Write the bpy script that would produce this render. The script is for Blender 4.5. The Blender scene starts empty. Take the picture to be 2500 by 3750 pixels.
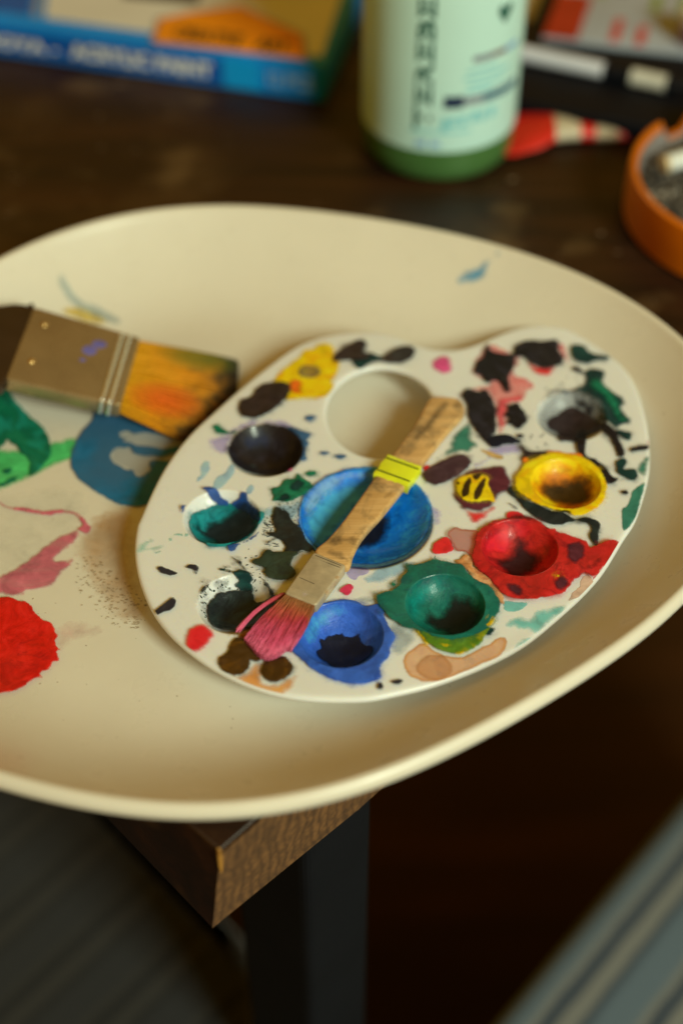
import bpy, bmesh, math, random
import numpy as np
from mathutils import Vector, Matrix, noise
from mathutils.geometry import delaunay_2d_cdt
random.seed(7)
S = 0.001                                   # everything below is written in millimetres
C = bpy.context.scene.collection
sc = bpy.context.scene
# ------------------------------------------------------------------ camera
cd = bpy.data.cameras.new('camera'); cam = bpy.data.objects.new('camera', cd); C.objects.link(cam)
cam.location = (0, 0, .376); cam.rotation_euler = (math.radians(44), 0, 0)
cd.sensor_fit = 'VERTICAL'; cd.sensor_height = 36; cd.sensor_width = 24; cd.lens = 50
cd.clip_start = .01; cd.clip_end = 30
cd.dof.use_dof = True; cd.dof.focus_distance = .478; cd.dof.aperture_fstop = 3.0; cd.dof.aperture_blades = 9
sc.camera = cam
# ------------------------------------------------------------------ light: one window high on the right, warm room round it
w = bpy.data.worlds.new('World'); sc.world = w; w.use_nodes = True
bg = w.node_tree.nodes['Background']; bg.inputs[0].default_value = (1.0, .51, .045, 1); bg.inputs[1].default_value = .31
def area(name, loc, target, size, size_y, power, col):
    l = bpy.data.lights.new(name, 'AREA'); l.shape = 'RECTANGLE'; l.size = size; l.size_y = size_y; l.energy = power; l.color = col
    o = bpy.data.objects.new(name, l); C.objects.link(o); o.location = loc
    o.rotation_euler = (Vector(target) - Vector(loc)).to_track_quat('-Z', 'Y').to_euler(); return o
area('window_light', (1.02, -.95, 1.14), (.0, .42, 0), .52, .66, 38., (.84, .96, .735))
sc.view_settings.view_transform = 'Standard'; sc.view_settings.look = 'None'; sc.view_settings.exposure = 0; sc.view_settings.gamma = 1
sc.render.engine = 'CYCLES'; sc.cycles.use_denoising = True; sc.cycles.max_bounces = 8; sc.cycles.transparent_max_bounces = 24
sc.cycles.caustics_reflective = False
# ------------------------------------------------------------------ measured outlines (mm, table top z = 0)
WELLS=[(-27.9,379,13.8,8.5),(8.6,344,23.6,9.5),(79.9,360.2,12.6,8.5),(34.1,303.9,13.2,8.5),(-41.9,345,13.5,8.5),(60.8,329.3,13.2,8.5),(-34.6,305.4,13,8.5),(-0.1,291.7,13.8,8.5),(86.3,397.4,13.2,8.5)]
TRAY_R=[160.09,5.08,-0.09,12.73,6.4,3.45,-1.45,3.13,4.17,0.17,-1.39]
OUTLINE=[(-71.3,340.7),(-68.6,353.9),(-64.9,368.1),(-60.7,379.1),(-55.7,389.4),(-49.1,399.1),(-43.1,408),(-38.1,415),(-31.7,423.3),(-24.5,432.2),(-17.1,440.3),(-7.5,445.7),(0.9,447.9),(9.3,448.8),(17.8,447.4),(24,444.6),(30.1,439.7),(36.9,437.2),(43.8,436.8),(50.1,438.6),(55.2,441.9),(61,445.5),(66.2,448.8),(72.7,451.8),(79.9,452.9),(86.8,451.8),(93.5,449),(99.9,444.1),(105.8,435.9),(111.1,424.3),(113.5,413),(114.4,401),(114.2,388.5),(112.6,374.4),(110.7,365.4),(107.8,356.6),(104.9,348.8),(101.9,341.2),(99.1,338.2),(95.9,332.4),(92.7,326.7),(88.2,319.2),(84.6,314.5),(79.2,308),(74,302.7),(68.2,296.7),(61.3,290.2),(55.9,285.9),(48.8,281.6),(41.9,277.8),(35.1,274.7),(26.6,271.2),(19.4,269.2),(12.8,267.6),(10.5,266.5),(2.3,266.2),(-5.8,266.3),(-13.5,267),(-22.3,269.1),(-31.2,272.9),(-40.4,278.5),(-48.6,285.3),(-55.4,292.5),(-61.3,300.6),(-65.5,309.5),(-68.8,318.8),(-70.8,328.3),(-71.4,335.7),(-71,344)]
HOLE=[(35.6,400),(35.1,396),(34.2,392.2),(32.8,388.6),(31,385.3),(28.9,382.3),(26.4,379.9),(23.6,377.9),(20.7,376.4),(17.6,375.6),(14.5,375.3),(11.4,375.6),(8.3,376.4),(5.4,377.9),(2.8,379.9),(0.4,382.3),(-1.7,385.3),(-3.4,388.6),(-4.6,392.2),(-5.4,396),(-5.7,400),(-5.4,404),(-4.7,407.9),(-3.5,411.7),(-1.8,415.3),(0.4,418.4),(2.9,421.2),(5.8,423.4),(8.9,425),(12.1,426),(15.5,426.4),(18.8,426),(22,425),(25.1,423.4),(27.8,421.2),(30.2,418.4),(32.3,415.3),(33.8,411.7),(34.9,407.9),(35.5,404)]
PAL_PAINT=[
('lilac','s',0,[(-40.2,391.9),(-34.5,396.3),(-29.2,395.8),(-22.1,396),(-17.7,393.4),(-16,388.1),(-20,389.4),(-27.8,392.5),(-33.6,391.4),(-39.3,387.2),(-41.3,377.4),(-47.1,378.7),(-50.1,384.3),(-45.7,387.2)]),
('paleblue','f',0,[(-50.7,372.5),(-49.3,373.4),(-47.9,372.3),(-47.6,368.7),(-49.4,365.1),(-51.7,362),(-52.3,363.3),(-50.9,366.9),(-50.9,370.5)]),
('paleblue','f',0,[(-46.6,359.7),(-45,365.1),(-42,367.8),(-40.4,371.8),(-38.6,372.8),(-38.7,366.9),(-40.8,363.3),(-42.5,360.2),(-45.6,358.4)]),
('paleblue','f',0,[(-33.8,358.9),(-32.9,361.1),(-31.7,361.2),(-31.1,358.9),(-32.4,356.2),(-33.8,356.7)]),
('paleblue','s',0,[(-27.5,348.9),(-23.8,351),(-18.9,351.9),(-13.4,354.5),(-12.7,348.3),(-18.7,342.5),(-24.8,344.2),(-27.3,345.9)]),
('mint','s',0,[(-70.7,330.8),(-66.2,335.1),(-64,333.3),(-66.4,330.8),(-61.2,332.4),(-60.1,330.6),(-63.3,329.2),(-66.8,328.8),(-70.3,327.2)]),
('mint','f',0,[(-59.6,334.9),(-57.4,337.4),(-54.3,337),(-54.8,339),(-52.5,336.5),(-54.3,335.9),(-57.9,335.9),(-58.6,333.3),(-59.3,333.3)]),
('mint','f',0,[(-64.5,328.8),(-61.5,329.2),(-61.3,328),(-63.8,327.7)]),
('lilac','f',0,[(1.9,320.1),(4.9,324.4),(8.5,323.8),(9.7,319.7),(7.8,317.7),(6,317.3),(4.8,315.4),(3.1,316.2),(1.8,318.1)]),
('paleblue','s',0,[(9.6,319.3),(15.2,327.9),(22.7,324.8),(25.6,322.4),(20.7,318.5),(16,315.4),(10.7,314.2),(7.2,315.4)]),
('greywash','s',0,[(4.2,307.7),(7.7,309.2),(11.2,307.7),(12.9,305.8),(10,304.7),(4.8,305.8)]),
('greywash','s',0,[(14.5,295),(18,297.2),(21.9,294.3),(24.5,289.9),(18.7,283.5),(16.5,284.9)]),
('lilac','s',0,[(26.6,361.5),(29.4,355.4),(32.3,351),(35,348),(34.4,341.7),(32.5,340.9),(31,347.6),(29.4,352.8)]),
('lilac','s',1,[(47.2,371.4),(51.8,374.1),(53.3,376.9),(51.5,378.7),(56.1,381.1),(61.4,382.9),(65.5,382.5),(66.1,377.8),(62.1,376),(57,375.5),(53,372.7),(48.9,368.2)]),
('peach','r',0,[(19.4,280),(20.4,284.2),(24.5,288.1),(27.3,288.5),(30,285.6),(34.3,283.5),(38.2,283.1),(44.6,286.7),(47,288.1),(50,290.6),(52.9,291.5),(53.3,287.8),(51.7,284.2),(48.8,282.1),(44.1,279.8),(39.5,277.1),(35,275),(29.4,272.9),(25,273.4),(21.2,275.7)]),
('peachring','r',1,[(35.6,278.4),(35.3,277),(34.5,275.6),(33.4,274.5),(31.9,273.7),(30.3,273.3),(28.6,273.3),(27,273.7),(25.6,274.5),(24.5,275.6),(23.9,277),(23.7,278.4),(24,279.9),(24.7,281.3),(25.9,282.5),(27.4,283.3),(29,283.7),(30.7,283.7),(32.4,283.3),(33.8,282.5),(34.8,281.3),(35.5,279.9)]),
('aqua','f',0,[(53.5,306.9),(56.3,306.2),(61.8,305.9),(59.8,303.2),(57.1,301.8),(53.7,302.6)]),
('aqua','s',0,[(53.6,297.2),(55.7,299.1),(58.7,300.5),(60.9,299.1),(63.4,301.3),(65.9,303.5),(68.8,303.5),(71.2,305.3),(74.4,304.9),(73.5,302),(69.7,298.7),(66.1,293.9),(62.5,292.1),(61,293.9),(57.1,294.6),(53.6,295.4)]),
('aqua','s',0,[(54.7,286),(57.8,289.9),(62.5,292.1),(70,298.7),(70.7,298),(64.4,291),(58,286.2)]),
('flesh','f',0,[(80.7,316.9),(83.2,318.1),(84.5,315.4),(83.1,312.3),(79.1,308.3),(75.3,306.8),(76.9,310),(79.5,313.1)]),
('peach','s',0,[(-35.7,275.8),(-31.3,275.8),(-28.7,280),(-25.4,280),(-24.6,273.7),(-20.7,272.4),(-15.3,276.2),(-13.4,275.8),(-14.9,271.7),(-17.6,268.3),(-20.3,267.2),(-25.5,268.8),(-31.1,271.6)]),
('pinkwash','s',0,[(50.1,422.4),(51.5,429.2),(54.8,436.6),(57.8,440.8),(61.9,439.7),(66.4,435.6),(70.9,432.4),(67.4,422.9),(71.2,420.3),(73.9,417.2),(73.6,413.1),(71.1,411.6),(70.1,407.6),(67.8,405.1),(64.8,404.6),(63.4,399.7),(61.9,392.9),(59.9,388.1),(57.6,388.1),(57.7,401.7),(55.6,409.6),(53.1,411.6),(44.8,407.6),(45.7,411.6),(53.3,415.7),(56.1,416.7)]),
('pink','s',1,[(65.3,418.8),(69.8,419.6),(73.7,417.2),(73.8,413.9),(72.5,412.6),(71.5,416.2),(66.9,417.2)]),
('pink','s',1,[(59,406.6),(64.8,408.6),(67.6,409.6),(69.8,408.6),(68.6,405.6),(63.8,404.6),(62.8,399.7),(61.1,395.8),(61.9,393.4),(60.1,391),(58.3,392.9)]),
('green2','s',0,[(33.4,374.1),(35.4,376),(39.4,380.6),(39.6,384.3),(43.9,391),(47.3,394.3),(48.6,391.9),(48.8,385.3),(50.3,381.5),(47,378.5),(42.5,377.6),(37.9,375.8)]),
('green2','s',0,[(107.9,373.2),(112.5,376.4),(111.7,370.5),(109.5,364.9),(106.9,366.9)]),
('green2','f',0,[(102.4,354.5),(104.3,358.9),(108.6,362.2),(107.6,358),(104.9,350.2),(102.8,344.2),(99,339.2),(98,338.4),(97.7,340),(98.7,348.5),(100.6,350.2)]),
('green2','s',0,[(98.8,349.7),(104.9,350.5),(102.8,344.6),(100.4,340.4),(98,338.3),(98.2,342.9)]),
('redpaint','s',0,[(113.3,388.1),(114,387.2),(113,378.7),(112.4,379.7)]),
('tan','f',1,[(50.9,379.2),(53.4,378.5),(56.5,376.9),(58.9,376),(58.3,373.9),(54.4,375)]),
('yellow','f',1,[(-26,417.7),(-22.2,425),(-16.9,431.3),(-14.3,436.1),(-10.8,437.2),(-8.8,439.9),(-5.3,439.9),(-3.1,437.7),(-2.9,433.4),(-0.6,427.6),(-2,421.9),(-3.8,417.2),(-2.7,413.7),(-4.5,409.9),(-7.8,407.9),(-13.8,407.6),(-19.1,406.9),(-21,406.4),(-20.5,411.6),(-19.6,414.2),(-22.7,416.7)]),
('greyring','r',2,[(-8.1,422.7),(-8.2,421.6),(-8.8,420.6),(-9.6,419.7),(-10.6,419.1),(-11.8,418.8),(-13.1,418.8),(-14.3,419.1),(-15.4,419.7),(-16.3,420.6),(-16.8,421.6),(-17,422.7),(-16.8,423.8),(-16.3,424.8),(-15.5,425.7),(-14.5,426.3),(-13.2,426.6),(-12,426.6),(-10.7,426.3),(-9.6,425.7),(-8.8,424.8),(-8.3,423.8)]),
('orange','s',2,[(-13.9,414.2),(-14,412.8),(-14.4,411.5),(-15,410.5),(-15.7,409.7),(-16.6,409.4),(-17.6,409.4),(-18.5,409.7),(-19.3,410.5),(-20,411.5),(-20.4,412.8),(-20.6,414.2),(-20.5,415.5),(-20.1,416.8),(-19.5,417.9),(-18.7,418.6),(-17.8,419),(-16.9,419),(-15.9,418.6),(-15.1,417.9),(-14.5,416.8),(-14,415.5)]),
('brownblack','w',2,[(-39,401.7),(-38.2,405.6),(-34.4,408.6),(-32.6,413.1),(-28.7,416.2),(-24,416.7),(-20.3,415.7),(-19.4,412.1),(-21.1,407.1),(-24.9,401.7),(-28.7,397.7),(-33.2,396),(-36.5,396.8),(-38.2,398.7)]),
('brownblack','w',2,[(-3.6,430.8),(-1.9,434),(1.6,438.3),(5.7,441.5),(8.5,442.3),(9.9,438.8),(8.9,435),(11.5,432.9),(10.4,430.8),(4.6,429.4),(0.9,429.4),(-2.5,429)]),
('darkgreen','f',1,[(4.3,430.8),(9.1,434.5),(15.3,432.4),(15.7,430.2),(12.5,429),(9.8,426.9),(7.6,424.8),(5.5,426.2)]),
('brownblack','w',2,[(15,429.2),(16.1,431),(18.9,434.5),(22.4,437.7),(26.6,438.5),(29.1,436.1),(28.6,432.9),(26.3,429.7),(22.8,427.9),(18.7,428.1)]),
('magenta','s',1,[(44,427.3),(43.7,425.7),(43.1,424.2),(42.2,422.9),(41,422.1),(39.7,421.6),(38.4,421.6),(37.2,422.1),(36.1,422.9),(35.3,424.2),(34.8,425.7),(34.7,427.3),(35,428.9),(35.6,430.4),(36.5,431.7),(37.7,432.6),(39,433),(40.3,433),(41.5,432.6),(42.6,431.7),(43.4,430.4),(43.9,428.9)]),
('slate','f',1,[(-19.7,391.5),(-16,389.8),(-11.3,388.1),(-12.6,384.3),(-11.9,382.5),(-13.3,378.7),(-12.4,374.1),(-14.7,373.2),(-17.9,380),(-20,386.6)]),
('green','f',1,[(-47.8,391.9),(-46,392.4),(-42,389.1),(-39.2,389.3),(-39.9,387.9),(-43.8,387.6),(-46.6,388.4)]),
('black','w',2,[(-14,378.9),(-14.2,376.1),(-15,373.4),(-16.4,371),(-18.2,368.9),(-20.5,367.3),(-23.4,372.7),(-26.3,372.8),(-29.1,372.9),(-31.9,373),(-34.5,373.1),(-36.8,373.5),(-38.6,374.1),(-40.1,375.3),(-41,377.2),(-41.4,379.5),(-41.2,382),(-40.5,384.6),(-39.1,387),(-37.3,389.2),(-35,390.9),(-32.4,392.1),(-29.6,392.7),(-26.7,392.7),(-23.8,392.2),(-21.1,391),(-18.7,389.3),(-16.8,387.1),(-15.3,384.5),(-14.3,381.8)]),
('navy','s',3,[(-26.6,388.7),(-26.9,387.6),(-27.8,386.6),(-29.1,385.8),(-30.8,385.2),(-32.6,384.8),(-34.3,384.8),(-35.6,385.1),(-36.5,385.7),(-36.8,386.7),(-36.5,387.8),(-35.6,389),(-34.3,390.1),(-32.6,390.9),(-30.9,391.2),(-29.2,391.1),(-27.8,390.6),(-26.9,389.7)]),
('slate','f',1,[(-13.9,396.8),(-11.3,398),(-9.5,397.3),(-10.9,395.1),(-12.9,394.8)]),
('slate','f',1,[(-7.8,377.6),(-5.6,378.5),(-4.2,377.6),(-6.2,376.2)]),
('slate','f',1,[(-2.7,376),(-0.5,376.6),(1.9,375.8),(-0.5,374.1)]),
('green','f',1,[(-12.9,367),(-11.2,367.9),(-9.1,367.8),(-9.3,366.1),(-11.1,365.3),(-12.6,366)]),
('magenta','s',2,[(-17.5,368.4),(-17.7,367.5),(-18.2,367),(-18.9,367),(-19.5,367.5),(-20,373.8),(-19.9,375),(-19.3,375.2),(-18.5,374.3),(-17.7,369.2)]),
('green','w',1,[(-25,358.9),(-22.3,360.2),(-20.5,363.7),(-16.8,364.2),(-15.9,366.6),(-13.9,364.2),(-11.6,362.4),(-9.1,359.7),(-10.1,357.9),(-12.2,356.2),(-15.3,354.5),(-19,352.2),(-22.1,352.8),(-24.6,352.6),(-24.3,355.4)]),
('darkgreen','s',2,[(-17.9,361.5),(-15.5,364.2),(-12.9,361.5),(-14.1,358),(-17.2,356.7),(-19.1,358.9)]),
('darkgreen','s',2,[(-22.7,354.5),(-20.3,356.7),(-17.8,354.5),(-20.2,351.9),(-22.7,352.3)]),
('black','f',2,[(51.6,425),(52.9,428.7),(55.8,432.4),(57,438.8),(58.4,439),(59.2,435.6),(62.8,434),(65.5,433.4),(67.5,434),(68.1,431.3),(67.4,427.1),(66,422.9),(64.7,418.8),(64.3,412.6),(62.8,410.4),(61.6,414.7),(59.5,417.7),(56,416),(54.3,419.8),(51.7,421.9)]),
('black','f',2,[(67.7,434.5),(69.4,439.3),(74.5,441.8),(80,441.5),(85,442.4),(86.1,439.9),(85.6,435.6),(87.1,431.8),(86.1,427.6),(82.6,425.8),(78.4,425),(75.2,426.6),(72.7,429.7),(71.5,431.8),(68.5,431.8)]),
('redpaint','s',1,[(72.3,429.2),(75.2,427.1),(78.5,425.8),(84.3,426.6),(81.1,421.3),(77.9,420),(75.1,422.1),(73.2,425.5)]),
('pink','s',1,[(85.5,440.4),(87.6,440.8),(89.2,437.7),(89.2,433.4),(90.2,428.1),(88.3,427.6),(86.7,431.8),(85.5,436.1)]),
('black','f',2,[(45.9,409.1),(47.8,412.6),(50.4,411.6),(53,411.1),(54.9,412.6),(57,408.6),(57.9,402.6),(57.9,393.9),(57.1,388.1),(55.1,386),(53.7,382.5),(51.3,386.2),(49.1,391),(47.4,395.8),(47.4,403.6)]),
('navyblack','f',2,[(53.9,385.3),(56.5,386.7),(60.8,387.2),(64.3,385.1),(66.1,383.2),(63.4,381.8),(60,381.3),(56,379.9),(53.9,381.3)]),
('black','f',2,[(60.7,398.2),(62.8,399.7),(62.7,402.6),(64.8,404.1),(66.9,404.3),(67.7,401.7),(69.1,398.7),(69.3,393.9),(67.3,391.7),(65.6,390),(63.5,392.2),(61.4,392.7),(62.8,395.8)]),
('darkgreen','f',2,[(90.3,437.7),(92.9,439.3),(95.6,438.3),(97.3,435),(100.4,432.9),(103.8,432.6),(105.1,430.8),(101.4,429.5),(98.6,429),(96.3,427.4),(92.4,429),(90.4,432.4)]),
('darkgreen','s',1,[(93.8,423.4),(96.8,425.5),(101.6,425),(102.8,421.9),(100.6,417.7),(102.7,413.7),(106.7,408.6),(107.8,404.6),(106.1,401.7),(108.1,397.3),(108.1,392.9),(105.2,392.9),(102.9,390.5),(100,392.7),(98.1,396.2),(95.2,403.5),(92.9,407.6),(88.3,410.2),(87.5,412.1),(92.2,415.7),(93.6,418.8)]),
('green','s',2,[(95.9,418.2),(99.9,418.2),(102.9,412.6),(105.3,408.1),(105.8,399.7),(107.6,395.3),(105.3,393.4),(103.2,394.8),(101.9,399.7),(99.4,407.6),(95.8,412.1)]),
('black','s',2,[(87.7,410.3),(93.4,408.2),(96.9,402.4),(100,392.9),(97.3,391.2),(93.9,401.8),(89.1,407.8)]),
('greyglaze','s',1,[(99.3,398.5),(98.8,396.3),(97.8,394.4),(96.2,393),(94.2,392.1),(91.8,391.6),(87.4,384),(84.5,383.7),(81.7,384),(79.1,385.1),(76.8,386.8),(75,389.1),(73.7,391.8),(73,394.9),(73,398.2),(73.7,401.5),(74.9,404.7),(76.8,407.6),(79.1,410),(81.9,411.8),(84.8,413),(87.8,413.3),(90.8,413),(93.4,411.8),(95.8,410),(97.6,407.6),(98.8,404.7),(99.3,401.5)]),
('brownblack','w',2,[(78.2,400.1),(82.3,404.4),(86.5,407),(89.1,407.3),(92.2,405),(95.1,401.2),(97.9,394.1),(95.8,391.9),(92.3,392.9),(86.6,384.1),(83.3,383.2),(80.1,384.1),(82.1,395.3),(78.9,396.8)]),
('tealdark','s',2,[(77.2,407.6),(79.8,411.8),(83.3,413.1),(88,411.1),(86.4,410.1),(82.3,410.6),(79.8,408.8),(78.5,406.5)]),
('black','f',3,[(89.6,395.8),(92.2,394),(89.3,378.7),(89.5,375),(92.5,373.2),(95.7,368.7),(97.6,364.2),(99.4,363.7),(97.8,361.3),(94.5,360.5),(93.5,366.9),(89.7,372.1),(87,376),(86.4,382.5)]),
('black','f',2,[(97.9,394.3),(99.9,392.1),(102.1,388.1),(102.6,382.5),(103.6,377.8),(102.9,375),(100.9,375.3),(100.3,380.6),(99,385.3),(96.8,388.9)]),
('darkgreen','f',2,[(102.1,389.1),(105.9,388.6),(107.5,387.2),(106.6,383.7),(104.7,384.1)]),
('darkgreen','f',2,[(99.8,372.3),(102.7,374.3),(103.8,372.3),(102.3,368.7),(105.8,368.7),(106.5,365.1),(104.9,362.7),(101.9,364),(99.6,366.9)]),
('black','f',2,[(106.3,379.7),(112.7,381.2),(112.4,379),(106.3,377.5)]),
('black','f',2,[(99.5,357.1),(101.6,357.7),(101.8,355.8),(100.1,355.6)]),
('black','f',2,[(89.6,425),(91.4,425.8),(93.8,422.9),(93.6,421.7),(91.1,422.9)]),
('black','f',2,[(64.8,386.7),(66.9,387.2),(67.3,385.5),(65.4,384.8)]),
('brownblack','f',2,[(65.5,382.5),(67.8,378.7),(69,377.8),(75.4,377.8),(75.3,376.4),(71.2,374.4),(67.5,372.6),(65.4,373.7),(66.8,376.7),(65.9,379.2)]),
('purplebrown','w',2,[(29.5,366),(31.9,369.6),(37.1,373.2),(42.4,376),(45.5,375.5),(47,372.3),(45.1,368.7),(41.8,365.1),(37.2,362),(33.4,360.6),(30.2,362.7)]),
('redpaint','f',1,[(29.7,370),(31.5,370.9),(32.2,369.6),(30.3,367.9)]),
('redpaint','s',1,[(41.6,351),(45.1,348.5),(48.7,347.6),(52.5,349.3),(55.9,351.2),(53.1,347.2),(50.3,343.6),(47.1,341.3),(44.5,342.8),(43.5,346.8)]),
('maroon','s',2,[(45.1,367.8),(50.2,369.6),(55.4,370.7),(59.4,370),(60.5,366),(61.4,361.5),(59.7,357.6),(56.8,355.8),(54.7,353.2),(52.6,348.7),(48.7,347),(43.5,347.9),(40.7,351.5),(39.8,357.1),(41.6,362.4)]),
('yellow','w',3,[(40.9,360.6),(42.3,363.7),(46.2,365.5),(51.2,365.1),(52.7,363.3),(52.5,359.7),(54.3,351.7),(51.5,352.2),(47.8,351.7),(44.1,352.2),(41.7,355.4)]),
('darkbrown','f',4,[(44.2,361.5),(46,363.5),(46.4,361.5),(44.7,354.5),(42.6,354.3)]),
('darkbrown','f',4,[(48.3,358.9),(51.5,363.7),(50.9,358.9),(48.6,352.8),(46.8,353)]),
('darkbrown','f',4,[(47.2,364.6),(50.6,365.5),(49.2,362.6),(47.8,362.2)]),
('darkbrown','f',4,[(41,361.1),(42.2,361.5),(42.2,359.7),(41.1,359.7)]),
('blackgreen','f',2,[(59.1,358.9),(62,359.7),(63.6,356.2),(65.7,352.8),(68.7,351),(73.3,348),(75.7,347.2),(78.1,347.2),(81.4,343.8),(86.5,344.4),(89.8,341.7),(89.4,338.4),(87.8,331),(86.3,332),(85.8,335.1),(86.6,339.2),(85.4,341.5),(81.2,342.4),(76.2,340.7),(72,341.5),(68,344.1),(64.7,348.3),(62.5,352.6),(59.7,356.2)]),
('orange','f',3,[(65.7,373.2),(66.8,374.6),(68.5,372.7),(67,370.3),(65.9,371.8)]),
('orange','f',3,[(74.9,376.4),(76,377.8),(79.2,377.6),(82.6,376.4),(87,376.4),(87.8,374.6),(83.6,374.1),(77.3,374.9)]),
('yellow','w',4,[(62,360.6),(63.1,365.1),(67.4,371.4),(72.2,374.6),(76.8,376.7),(82.5,376),(88.5,373.2),(92.5,368.7),(94.3,362.4),(94.2,357.1),(91.5,350.2),(86.6,345.8),(81.6,344.2),(79.3,347),(74.5,347.5),(69.8,350),(65.2,353.5),(62.3,357.1)]),
('amber','s',5,[(68.6,361.3),(70.4,366.9),(74.5,370.7),(79.7,372.2),(84.7,371.1),(89.3,367.9),(91.3,363.2),(90.5,357.4),(88,354),(81.2,347.6),(76.9,356.8),(71.2,358.8)]),
('darkbrown','s',6,[(70,360.9),(73.1,365.9),(78.5,368.5),(82.3,367.9),(84.7,368.9),(87.6,368.4),(90.4,366.2),(90.2,363),(90.7,358.2),(88.2,355.5),(83.4,354.6),(77.6,357.2),(72.2,359.2)]),
('darkbrown','s',6,[(81.2,364.4),(80.7,363.2),(79.6,362.2),(78.1,361.8),(76.6,361.9),(75.6,362.6),(75.3,363.8),(75.8,365.1),(77,366.1),(78.4,366.6),(79.9,366.4),(80.9,365.5)]),
('blueedge','f',2,[(32.1,344.5),(31.7,340.9),(30.7,337.4),(29.2,334.2),(27.2,331.2),(24.7,328.6),(21.9,326.4),(18.8,324.7),(15.5,323.4),(11.9,322.6),(8.4,322.2),(4.8,322.4),(1.3,323),(-2,324.2),(-5.1,326),(-7.9,328.2),(-10.2,330.9),(-12.2,334),(-13.6,337.3),(-14.6,340.8),(-14.9,344.5),(-14.7,348.3),(-13.9,352.1),(-12.6,355.8),(-10.6,359.1),(-8.2,362.2),(-5.4,364.8),(-2.1,367),(1.4,368.5),(5.1,369.5),(8.9,369.8),(12.7,369.5),(16.4,368.5),(19.9,367),(23.1,364.8),(25.9,362.2),(28.2,359.1),(30,355.8),(31.3,352.1),(32,348.3)]),
('blue','w',3,[(31.4,345.4),(30.9,342.1),(30,338.9),(28.5,336),(26.6,333.4),(24.3,331.2),(21.5,329.4),(18.5,327.9),(15.3,326.9),(11.8,326.3),(8.4,326.1),(4.9,326.2),(1.5,326.7),(-1.8,327.6),(-4.8,329),(-7.5,330.8),(-9.8,333.1),(-11.7,335.7),(-13.1,338.7),(-13.9,341.9),(-14.3,345.3),(-14.1,348.8),(-13.3,352.2),(-12,355.5),(-10.1,358.7),(-7.8,361.6),(-5,364.1),(-1.9,366.1),(1.5,367.6),(5.1,368.5),(8.8,368.8),(12.5,368.5),(16.1,367.6),(19.4,366.1),(22.5,364.1),(25.2,361.6),(27.5,358.7),(29.2,355.5),(30.5,352.2),(31.2,348.8)]),
('bluepale','s',4,[(-12.6,353.9),(-6.9,363.3),(3,366.9),(14.8,366.4),(13.8,364.7),(3,364.2),(-3.9,357.7),(-9.7,348.1),(-13.4,345.6)]),
('bluelight','s',4,[(-13.3,345.8),(-9.7,355.4),(-2,362.5),(7.9,365.3),(12.8,362.7),(7.9,356.5),(0,344.3),(-6.6,331.9),(-11.4,335.4)]),
('navyblack','s',4,[(4.9,346.4),(9.8,353.5),(14.7,354.1),(18.4,351.8),(17.9,345.4),(14.4,339.3),(8.6,336.4),(2.9,336.2)]),
('teal','w',2,[(-53.6,345),(-52.4,349),(-49,352.5),(-44.8,354.8),(-38.6,355),(-33.5,352.7),(-28.8,347.7),(-27.1,347.6),(-27,344.1),(-28.5,340.7),(-31.9,335.3),(-36.6,332.4),(-41.3,330.2),(-46.1,330.6),(-46.9,332.4),(-50.5,338.2),(-52.5,340.9)]),
('bluestroke','f',3,[(-49.9,358.6),(-46.7,359.2),(-43.6,358.1),(-42.9,357),(-41.1,356.2),(-40.4,357),(-40.1,355.3),(-36.7,356.2),(-35.7,357),(-33.5,356.2),(-32.7,354),(-31.2,351.8),(-28.8,347.2),(-28.3,341.9),(-32.1,347.8),(-36.7,352.6),(-39.9,354.1),(-43.6,354.7),(-45.8,355.1),(-47.8,356.7)]),
('bluestroke','f',3,[(-56.6,349.5),(-54.3,350.2),(-54.9,348.1),(-52.5,349.8),(-55.1,346.8),(-55.8,345.9)]),
('bluestroke','f',3,[(-38.9,330.8),(-34.2,332.3),(-30.1,335.9),(-28.3,338.4),(-28.5,335.6),(-31.8,332.3),(-35.2,330.4),(-36.9,327.8),(-38.6,328.6)]),
('tealblack','s',4,[(-51.8,346.8),(-49.4,346.3),(-47.1,348.3),(-44.1,350.2),(-38.6,354.3),(-34.8,354.8),(-31.8,352.7),(-28.8,347.4),(-28.5,340.7),(-31.3,335.3),(-36,332.2),(-41.3,331.5),(-46.3,337.9),(-49.8,340),(-51.8,342.9)]),
('teal','s',5,[(-47.8,352.4),(-43.6,354.4),(-38.6,354.3),(-37.9,352.3),(-42.3,351.6),(-44.7,348.9),(-46.5,348.5),(-47.2,350.9)]),
('teal','s',5,[(-51.9,348.8),(-49.6,351.7),(-47.2,352),(-47.7,347.4),(-46.8,342.7),(-49.8,343.1)]),
('ink','f',2,[(-62.5,320.9),(-60.9,321.3),(-59.4,320.7),(-55.6,318.9),(-55.5,317.9),(-57.4,317.1),(-60.1,318),(-61.5,319.3)]),
('ink','f',2,[(-52.8,320.9),(-51.3,322),(-48.5,321.7),(-48.2,319.7),(-49,317.6),(-49.8,319.6),(-51.5,320.2)]),
('ink','f',2,[(-62.3,300.8),(-60.7,302.4),(-58.1,305.8),(-56,307.5),(-54.9,306.6),(-54.8,303.9),(-56.8,301.7),(-61,299.6),(-62,299.7)]),
('scarlet','s',2,[(-50.6,291.7),(-49.5,294.3),(-46.8,296.3),(-43.9,295.7),(-41.5,293.6),(-40.7,291.2),(-42.2,288.1),(-44,285.6),(-46.8,284.1),(-49.4,285.1),(-50.7,287.8)]),
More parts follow.
